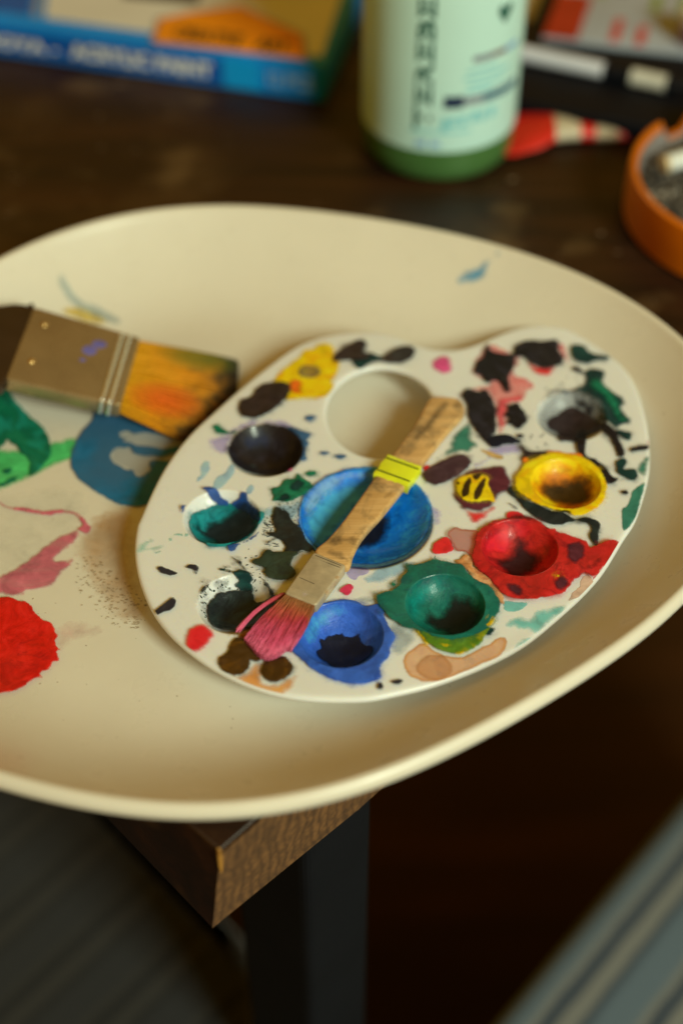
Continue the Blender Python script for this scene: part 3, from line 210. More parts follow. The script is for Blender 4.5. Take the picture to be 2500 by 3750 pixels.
SPECK_TRAY=[(-85.8,318.8,0.54,0.2,0.33),(-79,309.5,0.57,-0.56,0.62),(-70.4,319.5,0.59,-0.7,0.68),(-78,326.7,0.71,-0.04,0.66),(-69.5,313.4,0.41,0.48,0.52),(-67.6,308.2,0.24,-0.45,0.78),(-80.6,316.2,0.48,-0.18,0.48),(-66.9,314.7,0.71,0.74,0.75),(-77.1,313.4,0.69,0.12,0.44),(-68.6,305,0.8,-0.3,0.34),(-76.9,318.3,0.76,0.01,0.52),(-78.8,318.7,0.42,0.13,0.31),(-76.2,316,0.56,-0.05,0.64),(-80.2,317.2,0.39,-0.3,0.48),(-77.9,326.8,0.65,-0.76,0.58),(-87.2,330.5,0.6,-0.64,0.46),(-79.7,308.9,0.37,0.24,0.74),(-81.7,329.3,0.49,-0.49,0.7),(-75,310.5,0.23,-0.33,0.7),(-85.7,325.3,0.42,-0.14,0.76),(-68.6,304.8,0.77,0.68,0.41),(-72.4,309.5,0.49,-0.34,0.47),(-69.4,317.8,0.63,-0.53,0.45),(-75.4,319.4,0.76,0.18,0.47),(-79,311.2,0.28,0.06,0.71),(-68.2,310.5,0.15,0.21,0.73),(-91.5,327.7,0.49,-0.12,0.54),(-92,332.5,0.19,0.76,0.73),(-89.7,320.2,0.35,-0.24,0.62),(-77.9,324.8,0.36,-0.6,0.58),(-74.6,324.1,0.27,-0.2,0.6),(-71.7,316.3,0.39,-0.01,0.65),(-80.7,314,0.31,0.06,0.65),(-68.8,306.4,0.73,0.47,0.43),(-71.8,314.9,0.52,-0.63,0.59),(-92.5,333.7,0.72,-0.51,0.31),(-70.5,314.7,0.77,0.13,0.7),(-78.5,313.3,0.64,0.7,0.33),(-87.1,330.8,0.55,0.41,0.5),(-83.2,323.6,0.42,-0.67,0.55),(-73.9,312,0.49,-0.03,0.62),(-80.1,313.2,0.32,-0.48,0.59),(-78.3,327.9,0.17,-0.03,0.49),(-88.1,324.8,0.65,-0.57,0.8),(-79.7,317,0.69,0.51,0.58),(-81.3,329.1,0.62,0.28,0.78),(-88.1,328.2,0.61,0.57,0.75),(-83.8,322.3,0.29,0.14,0.78),(-82,318.8,0.33,0.26,0.36),(-68.7,307.2,0.76,-0.2,0.69),(-75.1,319.1,0.47,-0.24,0.66),(-74.9,318.1,0.57,0.21,0.39),(-69.4,315.2,0.76,-0.57,0.47),(-73.8,317.1,0.57,-0.07,0.46),(-73.1,318.8,0.38,-0.37,0.49),(-83.7,325.7,0.5,0.43,0.48),(-86.8,333.5,0.66,0.36,0.39),(-70.9,312.3,0.25,-0.16,0.4),(-78.6,318,0.31,0.45,0.32),(-74.6,305.1,0.34,0.58,0.54),(-76.2,313,0.65,0.26,0.55),(-79.1,321.5,0.49,-0.74,0.55),(-76.1,322.1,0.77,0.63,0.37),(-71.9,316.3,0.38,-0.43,0.34),(-77,306.6,0.72,0.31,0.37),(-73.4,312.6,0.67,0.69,0.73),(-80.1,312,0.22,-0.73,0.34),(-74.5,319,0.57,-0.31,0.53),(-73.5,323.4,0.73,0.35,0.48),(-88.3,336.7,0.66,-0.57,0.53),(-88.2,329.8,0.41,-0.53,0.31),(-81,313.7,0.41,-0.17,0.31),(-89.6,321.1,0.55,-0.25,0.36),(-85.4,328.4,0.68,0.21,0.47),(-92.8,333.8,0.17,-0.71,0.63),(-89.4,323.8,0.59,0.69,0.39),(-76.7,306.8,0.42,-0.43,0.69),(-80.8,327.8,0.62,0.17,0.66),(-82.3,320.7,0.61,-0.76,0.53),(-72.6,314.5,0.3,0.55,0.62),(-69,308.4,0.73,0.37,0.47),(-84.4,334.4,0.77,-0.63,0.58),(-87.7,335.2,0.57,0.14,0.31),(-86.2,318.2,0.66,0.17,0.69),(-89.8,321.4,0.69,0.18,0.62),(-71.9,308.4,0.54,-0.09,0.36),(-71,317.2,0.28,0.06,0.53),(-83.4,320.7,0.51,0.38,0.51),(-75.5,316.8,0.38,0.79,0.47),(-75.3,306.5,0.42,0.72,0.75),(-85.3,322.4,0.63,0.39,0.44),(-78.7,318.9,0.7,-0.34,0.53),(-69,310.4,0.31,0.49,0.31),(-89.6,335.1,0.65,-0.05,0.79),(-70.9,305,0.27,-0.78,0.52),(-90.3,326.4,0.67,-0.13,0.43),(-72.4,320,0.51,-0.35,0.38),(-77.3,323,0.26,-0.51,0.64),(-82.3,325.1,0.67,-0.08,0.78),(-68.5,316.6,0.52,0.08,0.54),(-88.6,314.8,0.48,0.63,0.78),(-81.2,309.8,0.33,0.72,0.77),(-84.4,323.7,0.24,-0.4,0.79),(-91,329.1,0.2,0.04,0.67),(-70.8,316,0.15,-0.35,0.78),(-85,318.7,0.3,0.73,0.37),(-66.8,314.6,0.24,-0.71,0.68),(-83.9,333.2,0.79,-0.35,0.37),(-89.8,332.5,0.74,-0.68,0.4),(-79.1,313.7,0.16,-0.25,0.67),(-72.3,318,0.5,-0.09,0.57),(-86.5,330,0.79,-0.15,0.74),(-70.7,304.7,0.49,0.43,0.35),(-78.7,322.2,0.54,-0.28,0.55),(-83.3,326.2,0.54,0.77,0.77),(-69.5,309.5,0.78,-0.37,0.36),(-78.7,312.8,0.57,-0.35,0.78),(-80.8,321,0.72,0.78,0.56),(-80.5,316.4,0.43,0.56,0.69),(-83.9,329.6,0.72,-0.11,0.73),(-74.8,324.8,0.48,-0.16,0.49),(-74.5,308.3,0.25,-0.45,0.49),(-90.6,326.1,0.17,0.06,0.76),(-69.9,307.1,0.59,-0.61,0.74),(-91.8,325.1,0.69,-0.51,0.44),(-82.2,319.9,0.56,0.26,0.52),(-87.3,323.8,0.57,-0.76,0.77),(-78.7,317.9,0.3,-0.05,0.73),(-75.4,319.3,0.34,0.64,0.37),(-78.3,316.4,0.65,0.66,0.73),(-90.6,322.4,0.28,0.59,0.41),(-70.2,306.3,0.74,-0.16,0.41),(-82.4,323.9,0.31,-0.38,0.65),(-85,333.1,0.44,0.1,0.42),(-74.9,316.7,0.64,-0.17,0.57),(-76.7,316.1,0.19,0.46,0.73),(-79.5,317.7,0.73,0.3,0.41),(-70.1,304.8,0.8,-0.03,0.39),(-73.5,317.5,0.49,0.56,0.54),(-77.3,308.7,0.47,0.13,0.71),(-70.4,312.3,0.16,0.29,0.67),(-83.8,333.1,0.36,0.36,0.39),(-83.3,330.2,0.52,-0.63,0.33),(-81.1,330,0.26,-0.64,0.57),(-67.9,308.5,0.41,-0.69,0.44),(-80.3,322.4,0.78,-0.5,0.59),(-80.4,330.1,0.79,0.47,0.67),(-73.7,312.2,0.45,0.76,0.46),(-73.5,320.1,0.43,0.49,0.43),(-78.1,317.5,0.18,-0.53,0.62),(-70.2,312.9,0.18,0.09,0.67),(-73.7,320.7,0.25,0.07,0.63),(-90.5,336.6,0.66,-0.17,0.53),(-67,316.7,0.61,-0.8,0.44),(-72.2,322,0.36,-0.44,0.53),(-86.5,323,0.36,0.12,0.57),(-77.9,327.1,0.17,-0.26,0.4),(-79.2,322.6,0.19,0.47,0.55),(-77.1,316.3,0.23,0.8,0.38),(-84.4,321.1,0.35,-0.59,0.61),(-77.8,311.6,0.56,-0.67,0.64),(-74.1,318.3,0.45,0.16,0.31),(-83.4,312.6,0.46,-0.39,0.48),(-81.2,330,0.19,-0.42,0.59),(-89,333.5,0.48,-0.39,0.74),(-78.5,325.5,0.18,0.37,0.68),(-82,313,0.29,-0.43,0.4),(-76.4,315.7,0.22,0.43,0.54),(-82.5,320.1,0.28,-0.17,0.62),(-72.8,307,0.73,0.48,0.66),(-71.4,307.5,0.54,0.72,0.45),(-69.5,307.3,0.24,-0.46,0.71),(-82.1,326.3,0.75,-0.39,0.31),(-84.4,326.7,0.5,0.1,0.5),(-68,312.1,0.2,-0.4,0.4),(-68.2,307.1,0.23,-0.12,0.33),(-83.5,314.9,0.73,-0.16,0.47),(-75.4,317.2,0.23,0.12,0.31),(-88.3,325.9,0.36,0.07,0.5),(-84.4,327.1,0.66,-0.1,0.68),(-80.5,324.1,0.7,-0.2,0.48),(-78.5,320.9,0.44,-0.04,0.66),(-70.1,309.2,0.79,-0.71,0.49),(-66.7,314.6,0.51,-0.67,0.75),(-84.3,315,0.29,0.35,0.32),(-75.6,311.7,0.16,-0.49,0.57),(-78.4,314.8,0.62,0.48,0.73),(-85.9,329,0.73,-0.1,0.49),(-78.3,313.9,0.37,0.43,0.69),(-73.5,317.2,0.77,-0.11,0.41),(-76,321.6,0.54,0.19,0.55),(-80.4,318.1,0.58,0.5,0.64),(-79.6,325.4,0.51,-0.22,0.57),(-92.3,331.5,0.7,0.13,0.42),(-73.9,315.9,0.64,-0.43,0.8),(-89.2,327.3,0.71,0.51,0.59),(-69.7,306.5,0.55,0.76,0.43),(-85.8,332.7,0.67,-0.65,0.67),(-72.5,314.2,0.18,-0.38,0.48),(-72.2,306.6,0.38,0.01,0.67),(-82.6,316.5,0.72,-0.8,0.62),(-81,330.3,0.46,0.74,0.74),(-69.7,304.7,0.4,-0.47,0.63),(-76.5,309.8,0.35,0.65,0.63),(-82.3,318.3,0.57,0.03,0.44),(-66.5,308,0.33,-0.49,0.67),(-71.1,315.3,0.62,0.04,0.49),(-77.5,321.9,0.64,0.77,0.36),(-76.2,306.1,0.53,0.56,0.32),(-71.9,316.3,0.35,0.19,0.36)]
SPECK_DARK=[(-25.1,343,0.38,0.49,0.54),(-24.1,341.8,0.28,-0.54,0.73),(-23.9,338.4,0.17,0.51,0.31),(-24.9,340.9,0.16,-0.13,0.74),(-24.7,342.5,0.35,-0.23,0.75),(-25.8,344.7,0.39,-0.69,0.43),(-24.1,344.3,0.29,0.57,0.59),(-25.8,338.4,0.36,0.13,0.61),(-26,341.6,0.4,0.75,0.3),(-26.7,343.3,0.35,-0.48,0.38),(-24.1,343.8,0.39,-0.07,0.75),(-23.8,343.5,0.35,-0.14,0.41),(-27.2,338.9,0.29,-0.31,0.72),(-26.6,341.3,0.17,-0.24,0.74),(-25.3,344,0.21,0.23,0.44),(-23.5,344.8,0.37,0.2,0.71),(-26,344.8,0.19,0.2,0.31),(-26.9,338.2,0.37,0.57,0.72),(-24.8,337.3,0.32,0.09,0.51),(-27.5,344.6,0.21,-0.06,0.36),(-23,340.1,0.34,0.63,0.41),(-23.3,336.6,0.22,-0.6,0.7),(-23.3,338,0.25,0.16,0.36),(-26.4,341.5,0.34,-0.66,0.76),(-27.2,336.5,0.21,0.51,0.71),(-23.1,341,0.32,-0.33,0.72),(-26.8,337.3,0.3,-0.7,0.77),(-26.2,344.8,0.21,-0.76,0.44),(-24.1,336.3,0.31,0.57,0.71),(-24.2,341.8,0.21,-0.55,0.57),(-26.4,338.6,0.23,0.13,0.57),(-24.7,344,0.21,0.3,0.41),(-24.3,336.5,0.25,0.74,0.61),(-23.1,340.5,0.34,0.29,0.4),(-25.1,340,0.27,0.26,0.75),(-23.7,337.9,0.19,0.33,0.61),(-23.3,345.4,0.19,0.76,0.49),(-24.2,339.9,0.25,-0.1,0.58),(-23,340.5,0.35,-0.31,0.66),(-24.6,338.5,0.37,-0.67,0.78),(-24.8,343,0.27,-0.65,0.42),(-23.6,338.8,0.37,-0.54,0.35),(-25.7,340.8,0.33,-0.32,0.67),(-24.9,342.7,0.35,-0.68,0.6),(-26.8,345,0.27,0.03,0.61),(-25.6,336.8,0.35,-0.55,0.3),(-23.1,341.6,0.18,-0.52,0.65),(-26.7,341.9,0.32,-0.24,0.63),(-23.1,338.1,0.31,0.2,0.45),(-24.5,339.4,0.3,-0.01,0.68),(-26.5,338.8,0.39,-0.74,0.43),(-23.1,344.6,0.35,0.13,0.33),(-24.7,345.3,0.36,-0.32,0.76),(-23.5,344.1,0.25,-0.56,0.68),(-27.2,344.7,0.18,0.57,0.42),(-26,341.3,0.29,-0.14,0.77),(-25.9,341,0.37,-0.41,0.39),(-23.7,342.5,0.37,0.52,0.49),(-26.1,344.5,0.37,-0.09,0.47),(-26.7,343.3,0.37,-0.59,0.58),(-16,345.6,0.28,-0.16,0.4),(-15,340.8,0.29,-0.4,0.76),(-18.2,350,0.31,0.53,0.59),(-18.4,339.8,0.19,-0.25,0.79),(-15.1,342.6,0.17,0.56,0.5),(-18.9,342.2,0.38,-0.72,0.53),(-14.7,348,0.23,0.45,0.52),(-14.1,342,0.36,0.33,0.4),(-15.7,344.8,0.27,0.11,0.45),(-18,340.6,0.24,-0.63,0.79),(-16.5,343.6,0.23,-0.56,0.47),(-15.1,348.7,0.38,-0.31,0.75),(-18.2,346.5,0.18,-0.56,0.56),(-17.3,345.3,0.2,-0.3,0.46),(-14.8,351.2,0.25,0.57,0.59),(-17.7,339.6,0.18,-0.58,0.31),(-16.8,341.3,0.22,-0.34,0.7),(-18.9,352,0.32,-0.66,0.56),(-18.3,344.5,0.36,-0.08,0.44),(-16,343.3,0.16,-0.42,0.49),(-16.7,348.7,0.31,-0.39,0.75),(-17.5,349.4,0.17,-0.6,0.41),(-14.8,346.9,0.26,0.74,0.78),(-15.4,349.1,0.23,0.01,0.43),(-17.5,349.5,0.21,0.4,0.6),(-16.9,346.2,0.3,0.3,0.31),(-15,346.3,0.24,0.73,0.68),(-17.5,351.9,0.26,-0.1,0.49),(-18.6,344.8,0.21,0.42,0.56),(-17.6,341.7,0.26,-0.66,0.44),(-18.9,346.7,0.38,0.7,0.63),(-18.4,349.1,0.2,-0.2,0.62),(-19,346,0.26,0.26,0.71),(-17.1,344.5,0.22,-0.07,0.62),(-18.8,345.6,0.28,-0.51,0.42),(-15.1,347.7,0.2,-0.34,0.56),(-17.2,347.7,0.23,-0.45,0.55),(-16.3,351.1,0.3,-0.31,0.79),(-14.6,350.5,0.32,-0.25,0.36),(-14.7,340.7,0.35,0.22,0.79),(-16.3,343.6,0.31,0.57,0.73),(-17.7,349.6,0.29,0.14,0.48),(-14.8,341.5,0.32,0.06,0.65),(-18,341.9,0.18,0.65,0.61),(-17.8,349.8,0.3,-0.06,0.65),(-18.5,341.1,0.26,-0.1,0.67),(-16.1,346.5,0.22,-0.05,0.32),(-17.7,341.7,0.18,-0.66,0.72),(-17.3,345.4,0.3,0.35,0.46),(-15.5,352.2,0.36,-0.3,0.61),(-17.5,342.7,0.24,0.16,0.46),(-14.9,342.3,0.2,0.41,0.77),(-18,349.8,0.38,0.74,0.36),(-15.2,340.4,0.22,0.45,0.45),(-15.2,345.7,0.27,-0.6,0.63),(-20.2,351,0.16,-0.66,0.43),(-18.9,349,0.37,0.4,0.37),(-21.5,348.2,0.36,0.79,0.71),(-20.1,349,0.38,-0.11,0.32),(-21.9,352.2,0.22,0.14,0.44),(-22.2,351.8,0.24,0.03,0.6),(-19.2,351.9,0.21,-0.68,0.77),(-20.5,349.4,0.35,-0.8,0.75),(-21.8,349.5,0.25,0.39,0.45),(-22,351.2,0.33,-0.07,0.38),(-21.7,349.8,0.24,0.15,0.72),(-20.4,348.8,0.23,0.59,0.77),(-21,352.1,0.17,0.41,0.73),(-20.1,350.1,0.29,-0.61,0.6),(-18.9,351.4,0.3,0.56,0.63),(-21.7,351.2,0.33,0.68,0.74),(-21.4,349,0.35,-0.2,0.68),(-21.6,351.4,0.15,0.36,0.68),(-23.1,352,0.23,-0.47,0.67),(-22.4,349.7,0.29,-0.24,0.73),(-30.6,325.9,0.4,-0.15,0.39),(-26.8,323.8,0.36,-0.01,0.61),(-31.8,329.8,0.36,0.64,0.35),(-26.8,327.2,0.5,0.43,0.44),(-32,322.6,0.49,0.49,0.59),(-29.7,323.6,0.45,0.53,0.44),(-27.7,322.1,0.37,-0.79,0.39),(-29.1,326.7,0.48,0.23,0.65),(-32.6,325.8,0.41,0.67,0.75),(67.5,384.3,0.59,-0.66,0.34),(66.3,382.6,0.33,0.33,0.71),(74.9,387.8,0.48,0.48,0.65),(75,381.9,0.45,0.59,0.57),(65.6,386,0.57,-0.26,0.54),(75.2,382.9,0.52,-0.05,0.55),(65.3,386.6,0.26,0.06,0.56),(64.9,383.3,0.24,-0.18,0.31),(70.5,387,0.58,-0.22,0.71),(69.9,385.6,0.54,-0.36,0.56),(72,380.6,0.48,-0.72,0.53),(76.1,381.7,0.35,-0.59,0.43),(74.1,386.7,0.56,-0.38,0.64),(73.2,386.3,0.41,0.21,0.43),(85.3,415.7,0.58,-0.35,0.39),(85,415.9,0.39,0.66,0.4),(85.1,416.9,0.28,-0.07,0.53),(83.1,414.5,0.59,0.75,0.41),(82.9,413,0.23,-0.66,0.33),(91.1,416.7,0.37,-0.64,0.74),(91.4,415.2,0.56,0.11,0.46),(80.8,418.3,0.26,-0.21,0.32),(78.5,413.5,0.54,0.5,0.48),(84.3,416.4,0.51,-0.31,0.56),(85.3,413.9,0.34,-0.79,0.5),(90.4,419.4,0.45,-0.59,0.44),(87,420,0.38,0.14,0.49),(88.1,413.9,0.31,0.42,0.68),(-22.3,331.2,1.19,0.1,0.17),(-24.2,339.9,0.7,0.02,0.18),(-25,341.4,1.28,-0.16,0.19),(-25,336,1.12,0.42,0.21),(-22.2,338.2,0.88,-0.16,0.27),(-26.2,339.8,1.11,-0.25,0.12),(-24.9,337,0.86,-0.26,0.17),(-25.4,340.4,0.91,-0.26,0.14),(-22.1,332.2,0.8,0.03,0.12),(-26.6,336.5,1.26,-0.4,0.18),(-23,342.3,0.97,-0.23,0.24),(-22.6,332.2,1.12,-0.4,0.22),(-24.1,338.9,0.66,-0.03,0.18),(-24.5,331.4,0.68,0.34,0.13),(-23.4,337.3,0.82,-0.02,0.13),(-25.7,337.6,0.65,0.33,0.23),(-23.6,334.4,0.63,-0.47,0.12),(-22.4,336.8,1.28,-0.17,0.17),(-23.4,332.6,0.84,-0.02,0.17),(-25.4,332,1.22,-0.06,0.13),(-22.5,337,1.1,-0.08,0.12),(-23.2,341.2,1.25,-0.32,0.16),(-26.8,339.9,1.02,-0.39,0.12),(-26.6,342.3,0.91,-0.26,0.24),(-14.6,343.2,0.96,0.45,0.16),(-13.8,341.5,0.51,0.27,0.11),(-14.5,338.1,0.79,0.19,0.22),(-16.8,347.5,0.63,-0.18,0.25),(-12.9,338.6,0.6,0.38,0.26),(-19.7,342.3,0.46,-0.4,0.18),(-14.4,347,0.59,-0.02,0.2),(-19.1,346.7,0.41,-0.17,0.28),(-18.4,339.9,0.79,0.35,0.25),(-19.5,344.9,0.9,0.14,0.25),(-19.6,338.9,0.64,0.28,0.21),(-17.1,342.6,0.42,0.42,0.26),(-14.8,341.2,0.84,-0.06,0.15),(-14.7,337.2,0.92,0.29,0.13),(-17.5,345.5,0.74,0.38,0.21),(-15.3,343.7,0.51,-0.23,0.28),(-12.8,342.9,0.81,-0.26,0.11),(-19.9,348.6,0.52,0.46,0.21),(-29.6,325.6,0.31,-0.47,0.13),(-28.9,324.9,0.41,0.12,0.13),(-29.7,319.1,0.44,0.12,0.15),(-27,326.3,0.44,0.35,0.16),(-27.3,324.4,0.35,-0.07,0.19),(-30.4,321.4,0.51,-0.14,0.24),(-25.9,322.5,0.45,0.26,0.24),(-27.8,320.6,0.47,0.22,0.21),(-26.1,323.6,0.33,0.35,0.21),(-26.2,319.3,0.69,-0.13,0.26),(-27.3,322.5,0.38,-0.39,0.15),(-28.9,323.3,0.61,0.44,0.2),(-27.2,326.3,0.65,0.03,0.24),(-28.6,320.3,0.56,0.27,0.18)]
SPECK_OLIVE=[(-44.2,306.5,0.35,0.38,0.65),(-45.5,304.3,0.4,-0.06,0.75),(-45.4,306.2,0.35,0.17,0.39),(-44.1,313,0.34,-0.08,0.65),(-42.4,298.5,0.23,0.66,0.54),(-44.8,313.3,0.45,-0.43,0.44),(-45.6,310.7,0.25,-0.34,0.57),(-45,302.4,0.48,0.69,0.49),(-43.7,304.2,0.4,-0.16,0.4),(-43.5,305.9,0.27,0.27,0.33),(-43,300.8,0.49,-0.62,0.65),(-43.6,313,0.36,-0.5,0.41),(-46.7,309,0.45,0.14,0.7),(-42.8,313.3,0.45,0.63,0.62),(-45.5,311.4,0.3,-0.2,0.43),(-43.8,306,0.24,-0.52,0.55),(-43.7,305.6,0.37,0.64,0.68),(-44.7,303.1,0.38,-0.25,0.38),(-45,303.4,0.41,-0.31,0.57),(-46.3,304.3,0.31,0.43,0.73),(-45.7,295.7,0.21,0.74,0.79),(-46,309.7,0.2,0.66,0.68),(-42.4,303.6,0.28,0.44,0.48),(-45.4,308.2,0.4,-0.29,0.58),(-44.1,302.5,0.31,-0.13,0.58),(-44.6,303.4,0.19,-0.52,0.32),(-35.1,315.4,0.29,0.22,0.77),(-27.2,315.7,0.18,0.06,0.41),(-31.6,317.5,0.23,0.36,0.43),(-40,315.1,0.17,0.64,0.61),(-25.9,314.5,0.26,-0.39,0.33),(-24.7,315.6,0.14,0.69,0.57),(-31.9,315,0.32,-0.39,0.44),(-30.4,315.6,0.18,-0.4,0.55),(-41.6,314.4,0.3,-0.56,0.59),(-31.6,317.4,0.24,0.47,0.53),(-29.1,316.5,0.4,0.27,0.58),(-42.4,315.4,0.12,-0.1,0.39),(-38.2,316.8,0.16,-0.35,0.55),(-40.2,315.6,0.39,0.35,0.78),(-40.7,315.1,0.19,0.7,0.55),(-29.2,315,0.16,-0.64,0.71),(-27.3,315.4,0.13,-0.76,0.7),(-29.7,316.3,0.31,0.49,0.3),(-28.7,314.2,0.36,0.61,0.52),(-31.4,317.3,0.34,0.26,0.5),(-30.2,321.5,0.32,0.67,0.54),(-24.9,321.4,0.28,-0.42,0.44),(-25.3,320.4,0.3,0.29,0.52),(-24.7,318.6,0.45,-0.12,0.5),(-27.4,317,0.48,0.11,0.55),(-29.9,317.7,0.38,-0.14,0.38),(-27.4,318.5,0.28,-0.38,0.56),(-27.4,322.4,0.22,-0.2,0.65)]
WB_TILT=[[0.9037,0.0057,0.2175,-11.6405],[0.2311,0.9304,-0.0207,41.7185],[-0.1959,0.0173,0.9758,-16.8578]]
NOTCH=[155.7,599.7]

ZT, ZF = 16., 4.
TC = (-41., 367.); LIP = 4.2; TW = 52.
# ------------------------------------------------------------------ materials
def lin(c):
    c /= 255.; return c/12.92 if c <= .04045 else ((c+.055)/1.055)**2.4
WHITE = (lin(206), lin(196), lin(162))
def alb(rgb): return tuple(min(.9, max(.002, lin(v)/q*.8)) for v, q in zip(rgb, WHITE)) + (1,)
class NT:
    def __init__(s, name):
        s.m = bpy.data.materials.new(name); s.m.use_nodes = True; s.t = s.m.node_tree; s.n = s.t.nodes
        s.b = s.n['Principled BSDF']; s.out = s.n['Material Output']
    def add(s, typ, **kw):
        n = s.n.new(typ)
        for k, v in kw.items(): setattr(n, k, v)
        return n
    def link(s, a, b): s.t.links.new(a, b)
    def coord(s, scale=(1, 1, 1), rot=(0, 0, 0)):
        tc = s.add('ShaderNodeTexCoord'); mp = s.add('ShaderNodeMapping'); s.link(tc.outputs['Object'], mp.inputs[0])
        mp.inputs['Scale'].default_value = scale; mp.inputs['Rotation'].default_value = rot; return mp.outputs[0]
    def noise(s, vec, scale, detail=4, rough=.55, dist=0):
        n = s.add('ShaderNodeTexNoise'); s.link(vec, n.inputs['Vector']); n.inputs['Scale'].default_value = scale
        n.inputs['Detail'].default_value = detail; n.inputs['Roughness'].default_value = rough; n.inputs['Distortion'].default_value = dist; return n.outputs[0]
    def ramp(s, fac, stops):
        r = s.add('ShaderNodeValToRGB'); e = r.color_ramp.elements
        while len(e) < len(stops): e.new(.5)
        for el, (p, c) in zip(e, stops):
            el.position = p; el.color = c if len(c) == 4 else tuple(c)+(1,)
        s.link(fac, r.inputs[0]); return r.outputs[0]
    def mrange(s, v, a, b, c=0, d=1):
        n = s.add('ShaderNodeMapRange'); s.link(v, n.inputs[0])
        for i, q in enumerate((a, b, c, d)): n.inputs[i+1].default_value = q
        return n.outputs[0]
    def math(s, op, a, b=None):
        n = s.add('ShaderNodeMath', operation=op)
        for i, q in enumerate((a, b)):
            if q is None: continue
            if isinstance(q, (int, float)): n.inputs[i].default_value = q
            else: s.link(q, n.inputs[i])
        return n.outputs[0]
    def mix(s, fac, a, b, mode='MIX'):
        n = s.add('ShaderNodeMix', data_type='RGBA', blend_type=mode)
        for i, q in ((0, fac), (6, a), (7, b)):
            if isinstance(q, (int, float)): n.inputs[i].default_value = q
            elif isinstance(q, tuple): n.inputs[i].default_value = q
            else: s.link(q, n.inputs[i])
        return n.outputs[2]
    def bump(s, h, strength=.3, dist=.001):
        n = s.add('ShaderNodeBump'); n.inputs['Strength'].default_value = strength; n.inputs['Distance'].default_value = dist
        s.link(h, n.inputs['Height']); s.link(n.outputs[0], s.b.inputs['Normal'])
    def set(s, **kw):
        for k, v in kw.items(): s.b.inputs[k.replace('_', ' ')].default_value = v
def simple(name, rgb, rough=.5, var=.25, scale=60, metal=0, bump=0, spec=.5, direct=False):
    t = NT(name); c = rgb if direct else alb(rgb); v = t.coord()
    n = t.noise(v, scale, 5)
    t.link(t.ramp(n, [(.3, tuple(x*(1-var) for x in c[:3])), (.7, tuple(min(.95, x*(1+var)) for x in c[:3]))]), t.b.inputs['Base Color'])
    t.link(t.mrange(t.noise(v, scale*2.3), .3, .7, max(0, rough-.08), min(1, rough+.08)), t.b.inputs['Roughness'])
    t.set(Metallic=metal); t.b.inputs['Specular IOR Level'].default_value = spec
    if bump: t.bump(n, bump, .0006)
    return t.m
PC = dict(lilac=(150,130,168), paleblue=(148,176,190), mint=(125,175,140), greywash=(140,148,132), peach=(212,138,62), peachring=(186,118,44), aqua=(105,178,150),
 flesh=(192,156,118), pinkwash=(222,118,100), pink=(222,82,78), green2=(48,108,80), redpaint=(205,38,34), tan=(190,150,80), yellow=(246,178,6), greyring=(125,105,60),
 orange=(240,98,18), brownblack=(36,26,24), darkgreen=(6,44,38), magenta=(208,72,110), slate=(48,84,106), green=(6,104,66), black=(18,14,16), navy=(40,52,84),
 navyblack=(13,18,30), greyglaze=(122,120,104), tealdark=(15,62,80), purplebrown=(58,34,36), maroon=(84,30,36), darkbrown=(54,34,6), blackgreen=(20,27,25),
 amber=(205,112,8), blueedge=(95,150,190), blue=(8,102,184), bluepale=(125,165,190), bluelight=(66,154,238), teal=(0,116,104), bluestroke=(8,62,112), tealblack=(8,26,26),
 ink=(34,32,34), scarlet=(212,30,32), olive=(34,48,32), ochre=(145,92,18), brown=(60,36,8), blue2=(44,86,152), crimson=(190,44,66), tanorange=(196,128,66),
 olivegreen=(76,110,22), green3=(0,92,68), tealbright=(0,140,112), greenblack=(20,26,20), redbrown=(165,58,38), red=(180,28,24), maroonblack=(44,14,16),
 greensmear=(70,172,84), emerald=(0,96,56), tealslate=(6,96,118), pinkline=(184,88,88), pinksmear=(188,92,92), redblob=(198,22,12), rosewash=(190,140,115),
 creamsmear=(196,188,150), ochrewash=(170,120,55), yellowstreak=(196,160,40), bluestreak=(120,145,130), dashblue=(70,138,152), greyhair=(150,122,80), mauve=(150,130,105), greensoft=(170,176,120), ochre2=(140,112,66))
PC2 = dict(red=(120,14,18), green3=(0,70,62), blue2=(28,62,124), blue=(44,138,206), yellow=(226,140,4), black=(40,36,40), blackgreen=(34,46,38), olive=(20,30,24), emerald=(0,72,52),
 redblob=(160,14,10), green=(2,66,44), brown=(92,56,10), brownblack=(52,38,34), olivegreen=(140,130,10), tealslate=(52,92,104), peach=(222,158,84), tanorange=(222,170,110), teal=(4,84,86),
 slate=(80,110,124), pinkwash=(228,150,126), darkgreen=(14,62,50), purplebrown=(92,66,60), maroon=(60,22,30), blueedge=(60,120,170), scarlet=(188,24,40))
HALO = {'black','blackgreen','olive','brownblack','green','brown','blue2','red','green3','yellow','slate','blue','darkgreen','teal','maroon','purplebrown'}
ALPHA = dict(lilac=.5, paleblue=.7, mint=.6, greywash=.5, peach=.85, peachring=.5, aqua=.75, pinkwash=.8, greyglaze=.55, bluepale=.7, bluelight=.85, greensmear=1.,
 pinksmear=.85, rosewash=.3, creamsmear=.35, ochrewash=.6, bluestreak=.38, dashblue=.85, navy=.25, bluestroke=.92, redbrown=.85, amber=.85, scarlet=.95, teal=.97, greyhair=.5, ochre2=.36, mauve=.22, greensoft=.4, tealbright=.75, yellowstreak=.6, tealslate_wash=.3)
_pm = {}
